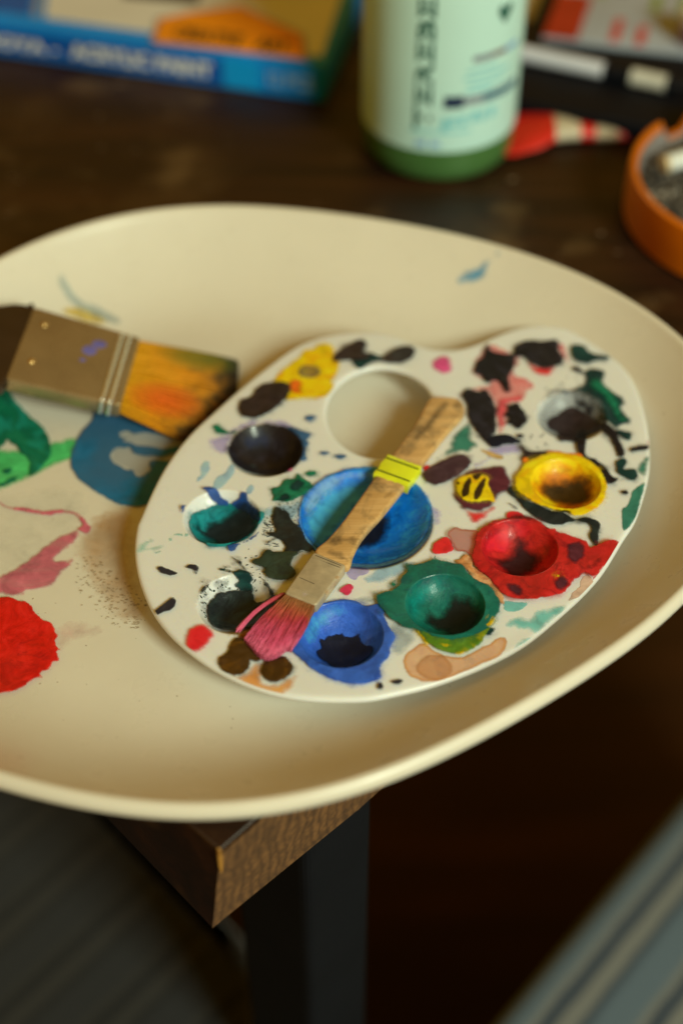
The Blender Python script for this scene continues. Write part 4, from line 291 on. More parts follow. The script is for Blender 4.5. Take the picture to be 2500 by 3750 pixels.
def paint(key, kind):
    k = (key, kind)
    if k in _pm: return _pm[k]
    t = NT('paint_%s_%s' % (key, dict(w='thick', f='flat', s='wash', r='dried', h='halo').get(kind))); c = alb(PC[key]); v = t.coord()
    dark = tuple(x*.62 for x in c[:3]); lite = tuple(min(.92, x*1.3+.012) for x in c[:3])
    n1 = t.noise(v, 130, 6, .6, .8)
    col = t.ramp(n1, [(.28, dark), (.5, c), (.74, lite)])
    if key in PC2: col = t.mix(t.mrange(t.noise(v, 75, 5, .65, 2.2), .5, .66, 0, .8), col, alb(PC2[key]))
    if key == 'tealslate':
        col = t.mix(t.mrange(t.noise(v, 22, 3), .42, .6), col, alb((44, 84, 98)))
    if key == 'emerald': col = t.mix(t.mrange(t.noise(v, 60, 3, .5, 1.5), .5, .62), col, alb((20, 118, 84)))
    ed = t.add('ShaderNodeAttribute', attribute_name='edge').outputs['Fac']
    if kind == 'r':
        col = t.mix(t.mrange(ed, .0, 1.1, .75, 0), col, dark+(1,))
    t.link(col, t.b.inputs['Base Color'])
    t.link(t.mrange(t.noise(v, 90, 5, .6), .32, .68, .3 if kind == 'w' else .42, .62), t.b.inputs['Roughness'])
    t.b.inputs['Specular IOR Level'].default_value = .3
    if kind == 'w':
        t.set(Coat_Roughness=.1); t.b.inputs['Coat IOR'].default_value = 1.45; t.link(t.mrange(t.noise(v, 55, 3, .5), .42, .6, 0, .55), t.b.inputs['Coat Weight'])
    bh = t.math('ADD', t.noise(v, 420, 5, .6), t.math('MULTIPLY', t.noise(v, 150, 4, .6, 1.2), 2.4)) if kind in 'wf' else t.noise(v, 420, 5, .6)
    t.bump(bh, .4 if kind == 'w' else .25 if kind == 'f' else .1, .0004)
    a = ALPHA.get(key, 1.)
    if key == 'tealslate' and kind == 's': a = .3
    if kind == 'h': a = .6
    if kind in 'wf' and a == 1:
        e1 = t.math('ADD', ed, t.mrange(t.noise(v, 520, 5, .7), .3, .7, -.22, .22)); t.link(t.mrange(e1, -.02, .42, .45, 1), t.b.inputs['Alpha'])
    elif kind in 'srh' or a < 1:
        soft = dict(s=2.2, r=.5, f=.45, w=.3, h=2.4)[kind]
        if key in ('ochrewash', 'creamsmear', 'rosewash', 'greensmear', 'mauve', 'greensoft'): soft = 5.
        if kind == 's' and key in ('pinksmear', 'darkgreen', 'scarlet', 'teal', 'brown', 'maroon'): soft = 1.5
        if key in ('bluestreak', 'yellowstreak'): soft = 1.2
        if key == 'greensmear': soft = 3.
        if kind == 's' and key in ('maroonblack', 'darkbrown', 'tealblack', 'greenblack', 'navyblack', 'amber', 'bluelight', 'tealbright'): soft = 3.4
        e2 = t.math('ADD', ed, t.mrange(t.noise(v, 260, 6, .7), .3, .7, -.35*soft, .35*soft))
        al = t.math('MULTIPLY', t.mrange(e2, 0, soft), a)
        if kind == 'h': al = t.math('MULTIPLY', al, t.mrange(t.noise(v, 170, 6, .7), .42, .6))
        if key == 'greensmear' or key == 'pinksmear':
            vs = t.coord((1, 5, 1), (0, 0, .12 if key == 'greensmear' else -.6))
            al = t.math('MULTIPLY', al, t.mrange(t.noise(vs, 40, 6, .7), .25, .5, .6, 1))
        if key in ('ochrewash', 'creamsmear'): al = t.math('MULTIPLY', al, t.mrange(t.noise(v, 45, 6, .65), .3, .7, .2, 1))
        if kind == 'r': al = t.math('MULTIPLY', al, t.mrange(ed, .2, 1.4, 1, .55))
        t.link(al, t.b.inputs['Alpha'])
    _pm[k] = t.m; return t.m
def plastic(name, rgb, rough, sss=.12, dirt=.06):
    t = NT(name); c = alb(rgb); v = t.coord(); n = t.noise(v, 26, 6, .6)
    t.link(t.ramp(n, [(.3, tuple(x*(1-dirt) for x in c[:3])), (.7, c)]), t.b.inputs['Base Color'])
    t.link(t.mrange(t.noise(v, 90, 5), .3, .7, rough-.05, rough+.08), t.b.inputs['Roughness'])
    t.set(Subsurface_Weight=sss); t.b.inputs['Subsurface Radius'].default_value = (1, .7, .4); t.b.inputs['Subsurface Scale'].default_value = .004
    sc1 = t.noise(t.coord((1, 14, 1), (0, 0, .5)), 55, 6, .7); sc2 = t.noise(t.coord((16, 1, 1), (0, 0, -.3)), 40, 6, .7)
    t.bump(t.math('ADD', t.noise(v, 300, 4), t.math('ADD', t.mrange(sc1, .6, .7, 0, .7), t.mrange(sc2, .62, .7, 0, .7))), .07, .0003); return t.m
def wood(name, dark, mid, lite, rot=0, scale=1., rough=.5, spec=.4, ring=None):
    t = NT(name); v = t.coord((14*scale, 130*scale, 130*scale), (0, 0, rot))
    n = t.noise(v, 1.0, 8, .62, .6); f = t.noise(t.coord((40*scale, 900*scale, 900*scale), (0, 0, rot)), 1., 3)
    col = t.ramp(n, [(.25, alb(dark)), (.5, alb(mid)), (.78, alb(lite))])
    col = t.mix(t.mrange(f, .35, .7, 0, .55), col, alb(dark))
    t.link(col, t.b.inputs['Base Color']); t.set(Roughness=rough); t.b.inputs['Specular IOR Level'].default_value = spec
    t.bump(f, .3, .0004); return t
MAT = {}
MAT['tray'] = plastic('tray_cream_melamine', (204,189,147), .30, .05)
MAT['palette'] = plastic('palette_white_plastic', (212,204,174), .30, .2)
# ------------------------------------------------------------------ object helpers
BASE = {}
def tag(o, label=None, cat=None, group=None, kind=None):
    for k, v in (('label', label), ('category', cat), ('group', group), ('kind', kind)):
        if v: o[k] = v
    return o
def thing(name, loc, label, cat, group=None):
    o = bpy.data.objects.new(name, None); C.objects.link(o); o.location = [v*S for v in loc]; o.empty_display_size = .01
    BASE[o.name] = Vector(loc); return tag(o, label, cat, group)
def mk(name, verts, faces, mat, parent=None, smooth=True, label=None, attrs=None, loc=None):
    b = BASE[parent.name] if parent is not None else Vector(loc or (0, 0, 0))
    me = bpy.data.meshes.new(name)
    me.from_pydata([((x-b.x)*S, (y-b.y)*S, (z-b.z)*S) for x, y, z in verts], [], faces)
    if smooth and len(me.polygons): me.polygons.foreach_set('use_smooth', [True]*len(me.polygons))
    for an, vals in (attrs or {}).items():
        a = me.attributes.new(an, 'FLOAT', 'POINT'); a.data.foreach_set('value', np.asarray(vals, dtype=np.float32))
    me.validate(); me.update(); me.materials.append(mat)
    o = bpy.data.objects.new(name, me); C.objects.link(o); BASE[o.name] = b
    if parent is not None:
        o.parent = parent
        if parent.type == 'MESH': o.location = (0, 0, 0)
    else: o.location = b*S
    if label: o['label'] = label
    if smooth and not attrs and len(faces) < 30000: sharp(o, 38)
    return o
def sub(o, lv=1):
    m = o.modifiers.new('subdivision', 'SUBSURF'); m.levels = lv; m.render_levels = lv; return o
def sharp(o, deg=35):
    me = o.data; bm = bmesh.new(); bm.from_mesh(me)
    for e in bm.edges:
        if len(e.link_faces) == 2 and e.calc_face_angle() > math.radians(deg): e.smooth = False
    bm.to_mesh(me); bm.free(); return o
def catmull(pts, step, closed=True):
    p = np.array(pts, float); n = len(p); out = []
    for i in range(n if closed else n-1):
        if closed: a, b, c, d = p[i-1], p[i], p[(i+1) % n], p[(i+2) % n]
        else: a, b, c, d = p[max(i-1, 0)], p[i], p[i+1], p[min(i+2, n-1)]
        k = max(1, int(round(np.linalg.norm(c-b)/step)))
        for j in range(k):
            t = j/k
            out.append(.5*((2*b)+(c-a)*t+(2*a-5*b+4*c-d)*t*t+(3*b-a-3*c+d)*t**3))
    return np.array(out)
def polyline(pts, step):
    p = np.array(pts, float); out = []
    for i in range(len(p)):
        b, c = p[i], p[(i+1) % len(p)]; k = max(1, int(round(np.linalg.norm(c-b)/step)))
        out += [b+(c-b)*j/k for j in range(k)]
    return np.array(out)
def normals(p):                                        # inward normals of a closed loop
    t = np.roll(p, -1, 0)-np.roll(p, 1, 0); n = np.stack([-t[:, 1], t[:, 0]], 1); n /= np.linalg.norm(n, axis=1)[:, None]+1e-9
    area = .5*np.sum(p[:, 0]*np.roll(p[:, 1], -1)-np.roll(p[:, 0], -1)*p[:, 1])
    return n if area > 0 else -n
def inside(q, loop):
    x, y = q[:, 0], q[:, 1]; r = np.zeros(len(q), bool); x0, y0 = loop[:, 0], loop[:, 1]; x1, y1 = np.roll(x0, -1), np.roll(y0, -1)
    for a, b, c, d in zip(x0, y0, x1, y1):
        if b == d: continue
        r ^= ((b > y) != (d > y)) & (x < (c-a)*(y-b)/(d-b)+a)
    return r
def dist(q, loop):
    a = loop; b = np.roll(loop, -1, 0); d = np.full(len(q), 1e9); ab = b-a; L = (ab**2).sum(1)+1e-12
    for i in range(0, len(q), 2000):
        s = q[i:i+2000]; ap = s[:, None]-a[None]; t = np.clip((ap*ab[None]).sum(2)/L, 0, 1)
        d[i:i+2000] = np.sqrt((((ap-t[..., None]*ab[None])**2).sum(2)).min(1))
    return d
def cdt(pts, loops):
    co = [Vector((float(x), float(y))) for x, y in pts]; ed = []
    for (s0, n) in loops: ed += [(s0+i, s0+(i+1) % n) for i in range(n)]
    v, e, f, *_ = delaunay_2d_cdt(co, ed, [], 0, 1e-5)
    return np.array([(p.x, p.y) for p in v]), [tuple(t) for t in f]
def slab(loop, z0, z1, r, cap_lift=0, rings=3):        # a rounded plate: loop in mm
    p = np.asarray(loop, float); n = normals(p); V = []; F = []; m = len(p); lev = []
    for k in range(rings+1):
        a = math.pi/2*k/rings; lev.append((r*(1-math.sin(a)), z0+r*(1-math.cos(a))))
    for k in range(rings, -1, -1):
        a = math.pi/2*k/rings; lev.append((r*(1-math.sin(a)), z1-r*(1-math.cos(a))))
    for off, z in lev:
        q = p+n*off; V += [(x, y, z) for x, y in q]
    for k in range(len(lev)-1):
        for i in range(m):
            j = (i+1) % m; F.append((k*m+i, k*m+j, (k+1)*m+j, (k+1)*m+i))
    F.append(tuple(range(m-1, -1, -1))); F.append(tuple((len(lev)-1)*m+i for i in range(m)))
    area = .5*np.sum(p[:, 0]*np.roll(p[:, 1], -1)-np.roll(p[:, 0], -1)*p[:, 1])
    if area < 0: F = [tuple(reversed(f)) for f in F]
    return V, F
def rounded(pts, r, step):
    p = np.array(pts, float); out = []; n = len(p)
    for i in range(n):
        a = (p[i-1]-p[i]); b = (p[(i+1) % n]-p[i]); a /= np.linalg.norm(a); b /= np.linalg.norm(b)
        for t in (0, .25, .5, .75, 1): out.append(p[i]+a*r*(1-t)**2+b*r*t**2)
    return polyline(out, step)
def join(parts):
    V = []; F = []
    for v, f in parts:
        o = len(V); V += list(v); F += [tuple(i+o for i in q) for q in f]
    return V, F
def lathe(profile, c, n=64, mod=None):
    V = []; F = []; m = len(profile)
    for i in range(n):
        t = 2*math.pi*i/n
        for r, z in profile:
            if mod: r, z = mod(r, z, t)
            V.append((c[0]+r*math.cos(t), c[1]+r*math.sin(t), c[2]+z))
    for i in range(n):
        j = (i+1) % n
        for k in range(m-1): F.append((i*m+k, j*m+k, j*m+k+1, i*m+k+1))
    return V, F
def tube(p0, p1, r0, r1=None, n=12, rounded=True, squash=1.):
    r1 = r0 if r1 is None else r1; p0 = Vector(p0); p1 = Vector(p1); d = (p1-p0); L = d.length; d.normalize()
    a = d.cross(Vector((0, 0, 1))); a.normalize(); b = a.cross(d)
    prof = [(0, 0), (.7, 0), (1, .25), (1, L-.25), (.7, L), (0, L)] if rounded else [(0, 0), (1, 0), (1, L), (0, L)]
    V = []; F = []
    for f, s in prof:
        rr = (r0+(r1-r0)*s/L)*f
        V += [tuple(p0+d*s+a*rr*math.cos(2*math.pi*i/n)+b*rr*squash*math.sin(2*math.pi*i/n)) for i in range(n)]
    for k in range(len(prof)-1):
        for i in range(n):
            j = (i+1) % n; F.append((k*n+i, k*n+j, (k+1)*n+j, (k+1)*n+i))
    return V, F
def box(p, u, v, lu, lv, z0, z1, r=.6):                # p corner, unit dirs u, v
    p = np.array(p[:2], float); u = np.array(u, float); v = np.array(v, float)
    return slab(rounded([p, p+u*lu, p+u*lu+v*lv, p+v*lv], max(r*2.2, .1), max(4, min(lu, lv)/4)), z0, z1, r)
def text_mesh(body, bold=.035):
    cu = bpy.data.curves.new('lettering', 'FONT'); cu.body = body; cu.resolution_u = 3; cu.offset = bold
    o = bpy.data.objects.new('lettering', cu); C.objects.link(o); bpy.context.view_layer.update()
    me = bpy.data.meshes.new_from_object(o.evaluated_get(bpy.context.evaluated_depsgraph_get()))
    V = np.array([v.co[:] for v in me.vertices]); F = [tuple(p.vertices) for p in me.polygons]
    bpy.data.objects.remove(o); bpy.data.curves.remove(cu); bpy.data.meshes.remove(me)
    V -= V.min(0); V /= np.maximum(V.max(0), 1e-6); return V[:, :2], F
def lettering(body, place, mat, parent, label=None, name='lettering'):
    V, F = text_mesh(body); return mk(name, [place(a, b) for a, b in V], F, mat, parent, False, label)
# ------------------------------------------------------------------ the two measured surfaces
def fpal(q):
    z = np.full(len(q), ZT)
    for wx, wy, R, d in WELLS:
        r = np.hypot(q[:, 0]-wx, q[:, 1]-wy); m = r < R; Rs = (R*R+d*d)/(2*d)
        z[m] = ZT-(np.sqrt(Rs*Rs-r[m]**2)-(Rs-d))
    return z
def rtray(t):
    n = (len(TRAY_R)-1)//2; r = TRAY_R[0]+0*t
    for k in range(1, n+1): r = r+TRAY_R[2*k-1]*np.cos(k*t)+TRAY_R[2*k]*np.sin(k*t)
    return r
def ftray(q):
    dx, dy = q[:, 0]-TC[0], q[:, 1]-TC[1]; s = rtray(np.arctan2(dy, dx))-LIP-np.hypot(dx, dy)
    return ZF+25.6*np.clip(1-np.maximum(s, 0)/TW, 0, 1)**2.2
# ------------------------------------------------------------------ floor, table
fl = wood('floor_dark_boards', (34,15,4), (60,30,8), (92,50,14), .78, .12, .45)
o = mk('floor', [(-2500,-2500,-720),(2500,-2500,-720),(2500,2500,-720),(-2500,2500,-720)], [(0,1,2,3)], fl.m, None, False); o['kind'] = 'structure'
TCN = np.array((-36.4, 222.4)); TU = np.array((.696, .718)); TV = np.array((-.74, .672))
table = thing('table', (60, 380, -720), 'dark brown wooden table with a worn corner under the cream tray', 'table')
tt = wood('table_dark_wood', (17,7,2), (36,17,5), (60,31,9), .80, .5, .42, .4)
def table_top():
    loop = polyline([TCN, TCN+TU*1150, TCN+TU*1150+TV*800, TCN+TV*800], 60); base = loop.copy()
    low = np.array([(-5.5, -1.) if np.linalg.norm(q-TCN) < 1 else (0, 0) for q in loop])
    V, F = slab(loop, -46, 0, 1.6); m = len(loop); V = np.array(V)
    for k in range(len(V)//m):
        V[k*m:(k+1)*m, :2] += low*np.clip(-V[k*m:(k+1)*m, 2:3]/46, 0, 1)
    return [tuple(q) for q in V], F
tp = NT('table_end_grain'); gv = tp.coord((1, 1, 1))
o = mk('tabletop', *table_top(), tt.m, table); sharp(o, 40)
# scuffs and pale marks on the top
bt = tt; sv = bt.coord(); scn = bt.mrange(bt.noise(sv, 17, 5, .6), .52, .8, 0, .55)
old = bt.b.inputs['Base Color'].links[0].from_socket
c2 = bt.mix(scn, old, alb((84,58,26)))
c2 = bt.mix(bt.mrange(bt.noise(sv, 33, 2, .4), .62, .8, 0, .45), c2, alb((105,78,40)))
bt.link(c2, bt.b.inputs['Base Color'])
# end grain board laid on the right edge of the corner, a hair proud of the slab
eg = NT('end_grain'); ev = eg.coord((1, 1, 1), (0, 0, .0))
wv = eg.add('ShaderNodeTexWave', wave_type='RINGS', rings_direction='SPHERICAL'); mp = eg.add('ShaderNodeMapping'); tcn = eg.add('ShaderNodeTexCoord')
eg.link(tcn.outputs['Object'], mp.inputs[0]); mp.inputs['Location'].default_value = (-.010, -.012, -.685); eg.link(mp.outputs[0], wv.inputs['Vector'])
wv.inputs['Scale'].default_value = 85; wv.inputs['Distortion'].default_value = 6; wv.inputs['Detail'].default_value = 4; wv.inputs['Detail Scale'].default_value = 1.2
gn = eg.noise(ev, 240, 6, .65)
cg = eg.ramp(wv.outputs[0], [(.0, alb((84,54,25))), (.3, alb((100,65,29))), (1, alb((112,74,34)))])
cg = eg.mix(eg.mrange(gn, .38, .62, 0, .75), cg, alb((62,40,18)))
eg.link(cg, eg.b.inputs['Base Color']); eg.set(Roughness=.62); eg.bump(gn, .5, .0006)
def endface():
    V = []; F = []; nx, nz = 60, 8; nrm = np.array((TU[1], -TU[0]))
    for i in range(nx+1):
        for k in range(nz+1):
            z = -1.2-(44.2)*k/nz; u = 900.*i/nx if i else 0
            q = TCN+TU*u+nrm*.5
            q = q+np.array((-5.5, -1.))*(-z/46)*max(0, 1-u/60)
            V.append((q[0], q[1], z+noise.noise((u*.05, k*.7, 1))*.4*(0 < k < nz)))
    for i in range(nx):
        for k in range(nz): a = i*(nz+1)+k; F.append((a, a+1, a+nz+2, a+nz+1))
    return V, F
mk('end_grain_edge', *endface(), eg.m, table, True, 'lighter end grain edge on the right side of the table corner')
chip = simple('raw_wood_chip', (150,100,32), .6, .2)
cz = np.array((-36.6, 221.6))
V = [(-37.2,223.3,.3),(-36,223.2,.3),(-36.3,221.8,-.4),(-35.6,222.2,-4),(-35.9,221.7,-9),(-36.4,221.3,-12),(-36.9,221.2,-7),(-37,221.6,-2)]
mk('chip', V, [(0,1,2),(1,3,2),(2,3,4,5),(2,5,6,7),(0,2,7)], chip, table, False, 'raw yellow splinter on the table corner')
def table_specks():
    V = []; F = []; rr = random.Random(11)
    for i in range(90):
        x, y = (rr.uniform(-200, 20), rr.uniform(505, 690)) if i < 60 else (rr.uniform(60, 190), rr.uniform(470, 600)); r = rr.uniform(.25, 1.1)*(2 if rr.random() < .12 else 1); o_ = len(V); n = 7
        V += [(x+r*(1+.4*rr.uniform(-1, 1))*math.cos(6.283*k/n), y+.6*r*(1+.4*rr.uniform(-1, 1))*math.sin(6.283*k/n), .12) for k in range(n)]+[(x, y, .25)]
        F += [(o_+k, o_+(k+1) % n, o_+n) for k in range(n)]
    return V, F
o = mk('dust_specks', *table_specks(), simple('table_dust', (112,88,56), .8, .3, 200), table); o['kind'] = 'stuff'
legm = simple('table_leg_grey_metal', (13,13,13), .7, .12, 30, spec=.15)
LC = np.array((-12., 254.))
V, F = box(LC, TU, TV, 34, 40, -719.5, -46.2, 2.); o = mk('leg', V, F, legm, table, False); sharp(o)
# ------------------------------------------------------------------ striped fabric seats below the table edge
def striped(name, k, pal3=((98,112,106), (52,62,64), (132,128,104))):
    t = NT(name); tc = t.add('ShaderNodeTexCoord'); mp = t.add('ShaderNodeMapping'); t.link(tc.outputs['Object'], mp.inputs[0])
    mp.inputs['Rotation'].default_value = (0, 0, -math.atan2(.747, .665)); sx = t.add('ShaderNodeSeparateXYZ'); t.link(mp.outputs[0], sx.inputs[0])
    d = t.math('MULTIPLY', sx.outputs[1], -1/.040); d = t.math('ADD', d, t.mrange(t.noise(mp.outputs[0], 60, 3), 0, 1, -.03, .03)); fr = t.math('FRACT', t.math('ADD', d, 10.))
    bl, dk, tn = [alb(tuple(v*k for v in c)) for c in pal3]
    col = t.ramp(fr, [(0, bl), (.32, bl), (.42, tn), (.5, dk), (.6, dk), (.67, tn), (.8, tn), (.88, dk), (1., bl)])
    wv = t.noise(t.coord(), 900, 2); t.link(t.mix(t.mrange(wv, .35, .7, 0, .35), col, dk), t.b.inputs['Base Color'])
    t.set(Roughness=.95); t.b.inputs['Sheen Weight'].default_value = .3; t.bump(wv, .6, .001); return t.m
fab = striped('striped_woven_fabric', .9); fab_shaded = striped('shaded_striped_woven_fabric', .27, ((104,104,92), (40,44,42), (140,128,98)))  # second cloth is darkened: the left seat's shadow is painted into its colour
c_r = thing('striped_cushion', (189.5, 436.8, -720), 'blue grey striped fabric seat cushion at the lower right, beside the floor', 'cushion', 'striped seat cushions')
loop = catmull([(-90,123),(71,303.8),(189.5,436.8),(330,594),(420,560),(420,120),(200,60)], 12)
mk('cover', *slab(loop, -400, -300, 14, rings=4), fab, c_r)
mk('seat_base', *slab(loop+normals(loop)*14, -719.5, -401, 4), legm, c_r)
c_l = thing('striped_cushion', (-50, 354, -720), 'striped fabric seat cushion below the table corner, shadow painted into its cloth', 'cushion', 'striped seat cushions')
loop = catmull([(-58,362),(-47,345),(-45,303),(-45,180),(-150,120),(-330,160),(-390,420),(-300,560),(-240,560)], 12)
mk('cover', *slab(loop, -400, -300, 14, rings=4), fab_shaded, c_l)
mk('seat_base', *slab(loop+normals(loop)*14, -719.5, -401, 4), legm, c_l)
# ------------------------------------------------------------------ the oval tray
tray = thing('serving_tray', (TC[0], TC[1], 0), 'large oval cream tray stained with dried paint, lying over the table corner', 'tray')
def tray_mesh():
    prof = [(s, ZF+25.6*max(0, 1-s/TW)**2.2) for s in (TW+14, TW+6, TW, TW-4, TW-9, 38, 33, 28, 23, 18, 14, 10, 7, 4.5, 2.5, 1)]
    prof += [(0,29.9),(-.7,30.5),(-1.7,30.7),(-2.7,30.3),(-3.5,29.4),(-4.,28.2),(-4.2,27.),(-3.9,26.),(-3.2,25.4)]
    prof += [(-3,24.4),(0,24.6),(6,19.4),(14,13.),(24,7.),(34,3.),(42,1.2),(50,.8),(56,.3),(60,.3),(66,1.2)]
    n = 220; V = []; F = []; m = len(prof)
    for i in range(n):
        t = 2*math.pi*i/n; R = float(rtray(np.array(t)))-LIP
        for s, z in prof: V.append((TC[0]+(R-s)*math.cos(t), TC[1]+(R-s)*math.sin(t), z))
    for i in range(n):
        j = (i+1) % n
        for k in range(m-1): F.append((i*m+k, i*m+k+1, j*m+k+1, j*m+k))
    V.append((TC[0], TC[1], ZF)); V.append((TC[0], TC[1], 1.2)); a, b = len(V)-2, len(V)-1
    for i in range(n):
        j = (i+1) % n; F.append((i*m, j*m, a)); F.append((i*m+m-1, b, j*m+m-1))
    F = [tuple(reversed(f)) for f in F]
    return V, F
mk('tray_body', *tray_mesh(), MAT['tray'], tray)
# ------------------------------------------------------------------ paint patches: relief sheets that follow the surface beneath
WORD = dict(paleblue='pale blue', greywash='grey', peachring='peach', pinkwash='pink', green2='grey green', redpaint='red', greyring='grey', brownblack='brown black', darkgreen='dark green',
 navyblack='blue black', greyglaze='grey', tealdark='dark teal', purplebrown='purple brown', darkbrown='dark brown', blackgreen='black green', blueedge='light blue', bluepale='pale blue', bluelight='bright blue',
 bluestroke='deep blue', tealblack='dark teal', ink='black', blue2='blue', tanorange='tan orange', olivegreen='olive green', green3='deep green', tealbright='bright teal', greenblack='dark green', redbrown='red brown',
 maroonblack='dark maroon', greensmear='light green', emerald='emerald green', tealslate='teal blue', pinkline='dull pink', pinksmear='dull pink', redblob='bright red', rosewash='faint rose', creamsmear='faint cream',
 ochrewash='faint ochre', yellowstreak='yellow', bluestreak='faint blue', dashblue='teal blue', greyhair='faint brown', smudge='grey brown', rust='rust coloured', pinkdab='pale pink')
KINDW = dict(f='dried paint', w='thick paint', s='paint wash', r='dried paint ring', h='paint halo')
def blob(name, pts, holes, surf, kind, layer, key, parent, clip=None, step=None, idx=0):
    wob = dict(w=.32, f=.3, s=.5, r=.35, h=.9)[kind]
    def edge(p):
        q = catmull(p, .55 if kind in 'wf' else .8); nn = normals(q)
        d = np.array([noise.noise((x*.35, y*.35, idx*3.1))*1.2+noise.noise((x*1.1, y*1.1, idx*1.7))*.8+(noise.noise((x*2.3, y*2.3, idx*.7))*.75 if kind in 'wf' else 0) for x, y in q])*wob
        return q+nn*d[:, None]
    L = [edge(p) for p in [pts]+list(holes)]
    lo, hi = L[0].min(0), L[0].max(0); ar = (hi-lo).prod()
    st = step or (.8 if ar < 400 else 1.1 if ar < 1500 else 1.8)
    gx, gy = np.meshgrid(np.arange(lo[0]+st/2, hi[0], st), np.arange(lo[1]+st/2, hi[1], st)); gx[1::2] += st/2
    g = np.stack([gx.ravel(), gy.ravel()], 1); g = g[inside(g, L[0])]
    for h in L[1:]: g = g[~inside(g, h)]
    if len(g):
        d = np.min([dist(g, q) for q in L], 0); g = g[d > st*.45]
    if surf is fpal:
        for wx, wy, R, dp in WELLS:
            rg = np.concatenate([np.array([(wx+R*f_*math.cos(2*math.pi*i/90), wy+R*f_*math.sin(2*math.pi*i/90)) for i in range(90)]) for f_ in (1.025, 1., .98, .94, .88)])
            rg = rg[inside(rg, L[0])]
            if not len(rg): continue
            rg = rg[np.min([dist(rg, q) for q in L], 0) > .3]
            if len(g): rr = np.hypot(g[:, 0]-wx, g[:, 1]-wy)/R; g = np.concatenate([g[(rr < .86) | (rr > 1.05)], rg])
            else: g = rg
    P = []; lp = []; s0 = 0
    for q in L: P.append(q); lp.append((s0, len(q))); s0 += len(q)
    if clip is not None:
        for loop, keep_in in clip:
            if (inside(L[0], loop) != keep_in).any(): P.append(loop); lp.append((s0, len(loop))); s0 += len(loop)
    P = np.concatenate(P+([g] if len(g) else []))
    v, f = cdt(P, lp); cen = np.array([v[list(t)].mean(0) for t in f]); ok = inside(cen, L[0])
    for h in L[1:]: ok &= ~inside(cen, h)
    if clip is not None:
        for loop, keep_in in clip: ok &= inside(cen, loop) == keep_in
    f = [t for t, k in zip(f, ok) if k]
    if not f: return None
    d = np.min([dist(v, q) for q in L], 0); z = surf(v)+.05+.36*layer+.004*(idx % 9)
    th = dict(w=.22, f=.06, s=0., r=.05, h=0.)[kind]; e = np.clip(d/dict(w=.8, f=.4, s=1, r=.6, h=1)[kind], 0, 1); e = e*(2-e)+(.35*np.exp(-((d-.9)/.5)**2) if kind == 'w' else 0)
    if th: z = z+th*e*np.array([1+.35*noise.noise((x*.28, y*.28, 5.+idx)) for x, y in v])
    used = sorted({i for t in f for i in t}); mp = {a: i for i, a in enumerate(used)}
    V = [(v[i, 0], v[i, 1], z[i]) for i in used]; F = []
    for t in f:
        a, b, c = v[list(t)]; t = t if (b[0]-a[0])*(c[1]-a[1])-(b[1]-a[1])*(c[0]-a[0]) > 0 else t[::-1]; F.append(tuple(mp[i] for i in t))
    return mk(name, V, F, paint(key, kind), parent, True, WORD.get(key, key)+' '+KINDW[kind], dict(edge=d[used]))
def stain_name(kind): return dict(w='paint_blob', f='paint_mark', s='paint_wash', r='paint_ring', h='paint_wash')[kind]
for i, (m, k, l, p, h) in enumerate(TRAY_PAINT): blob(stain_name(k), p, h, ftray, k, l, m, tray, None, 1.6 if k in 's' else 1.2, i)
def specks(dots, surf, key, parent, zoff):
    V = []; F = []; E = []
    for x, y, r, a, sq in dots:
        n = 7; o = len(V); q = []
        for i in range(n):
            t = 2*math.pi*i/n; rr = r*(1+.45*noise.noise((x+i*1.3, y, i)))
            dx, dy = rr*math.cos(t), rr*math.sin(t)*sq; q.append((x+dx*math.cos(a)-dy*math.sin(a), y+dx*math.sin(a)+dy*math.cos(a)))
        z = surf(np.array(q+[(x, y)]))+zoff
        V += [(a_, b_, c_) for (a_, b_), c_ in zip(q, z)]+[(x, y, z[-1]+.04)]; F += [(o+i, o+(i+1) % n, o+n) for i in range(n)]
    o = mk('paint_specks', V, F, paint(key, 'f'), parent, True, None, dict(edge=[3.]*len(V))); o['kind'] = 'stuff'; return o
specks(SPECK_TRAY, ftray, 'ochre2', tray, .3)
specks(SPECK_DUST, ftray, 'greyhair', tray, .05)
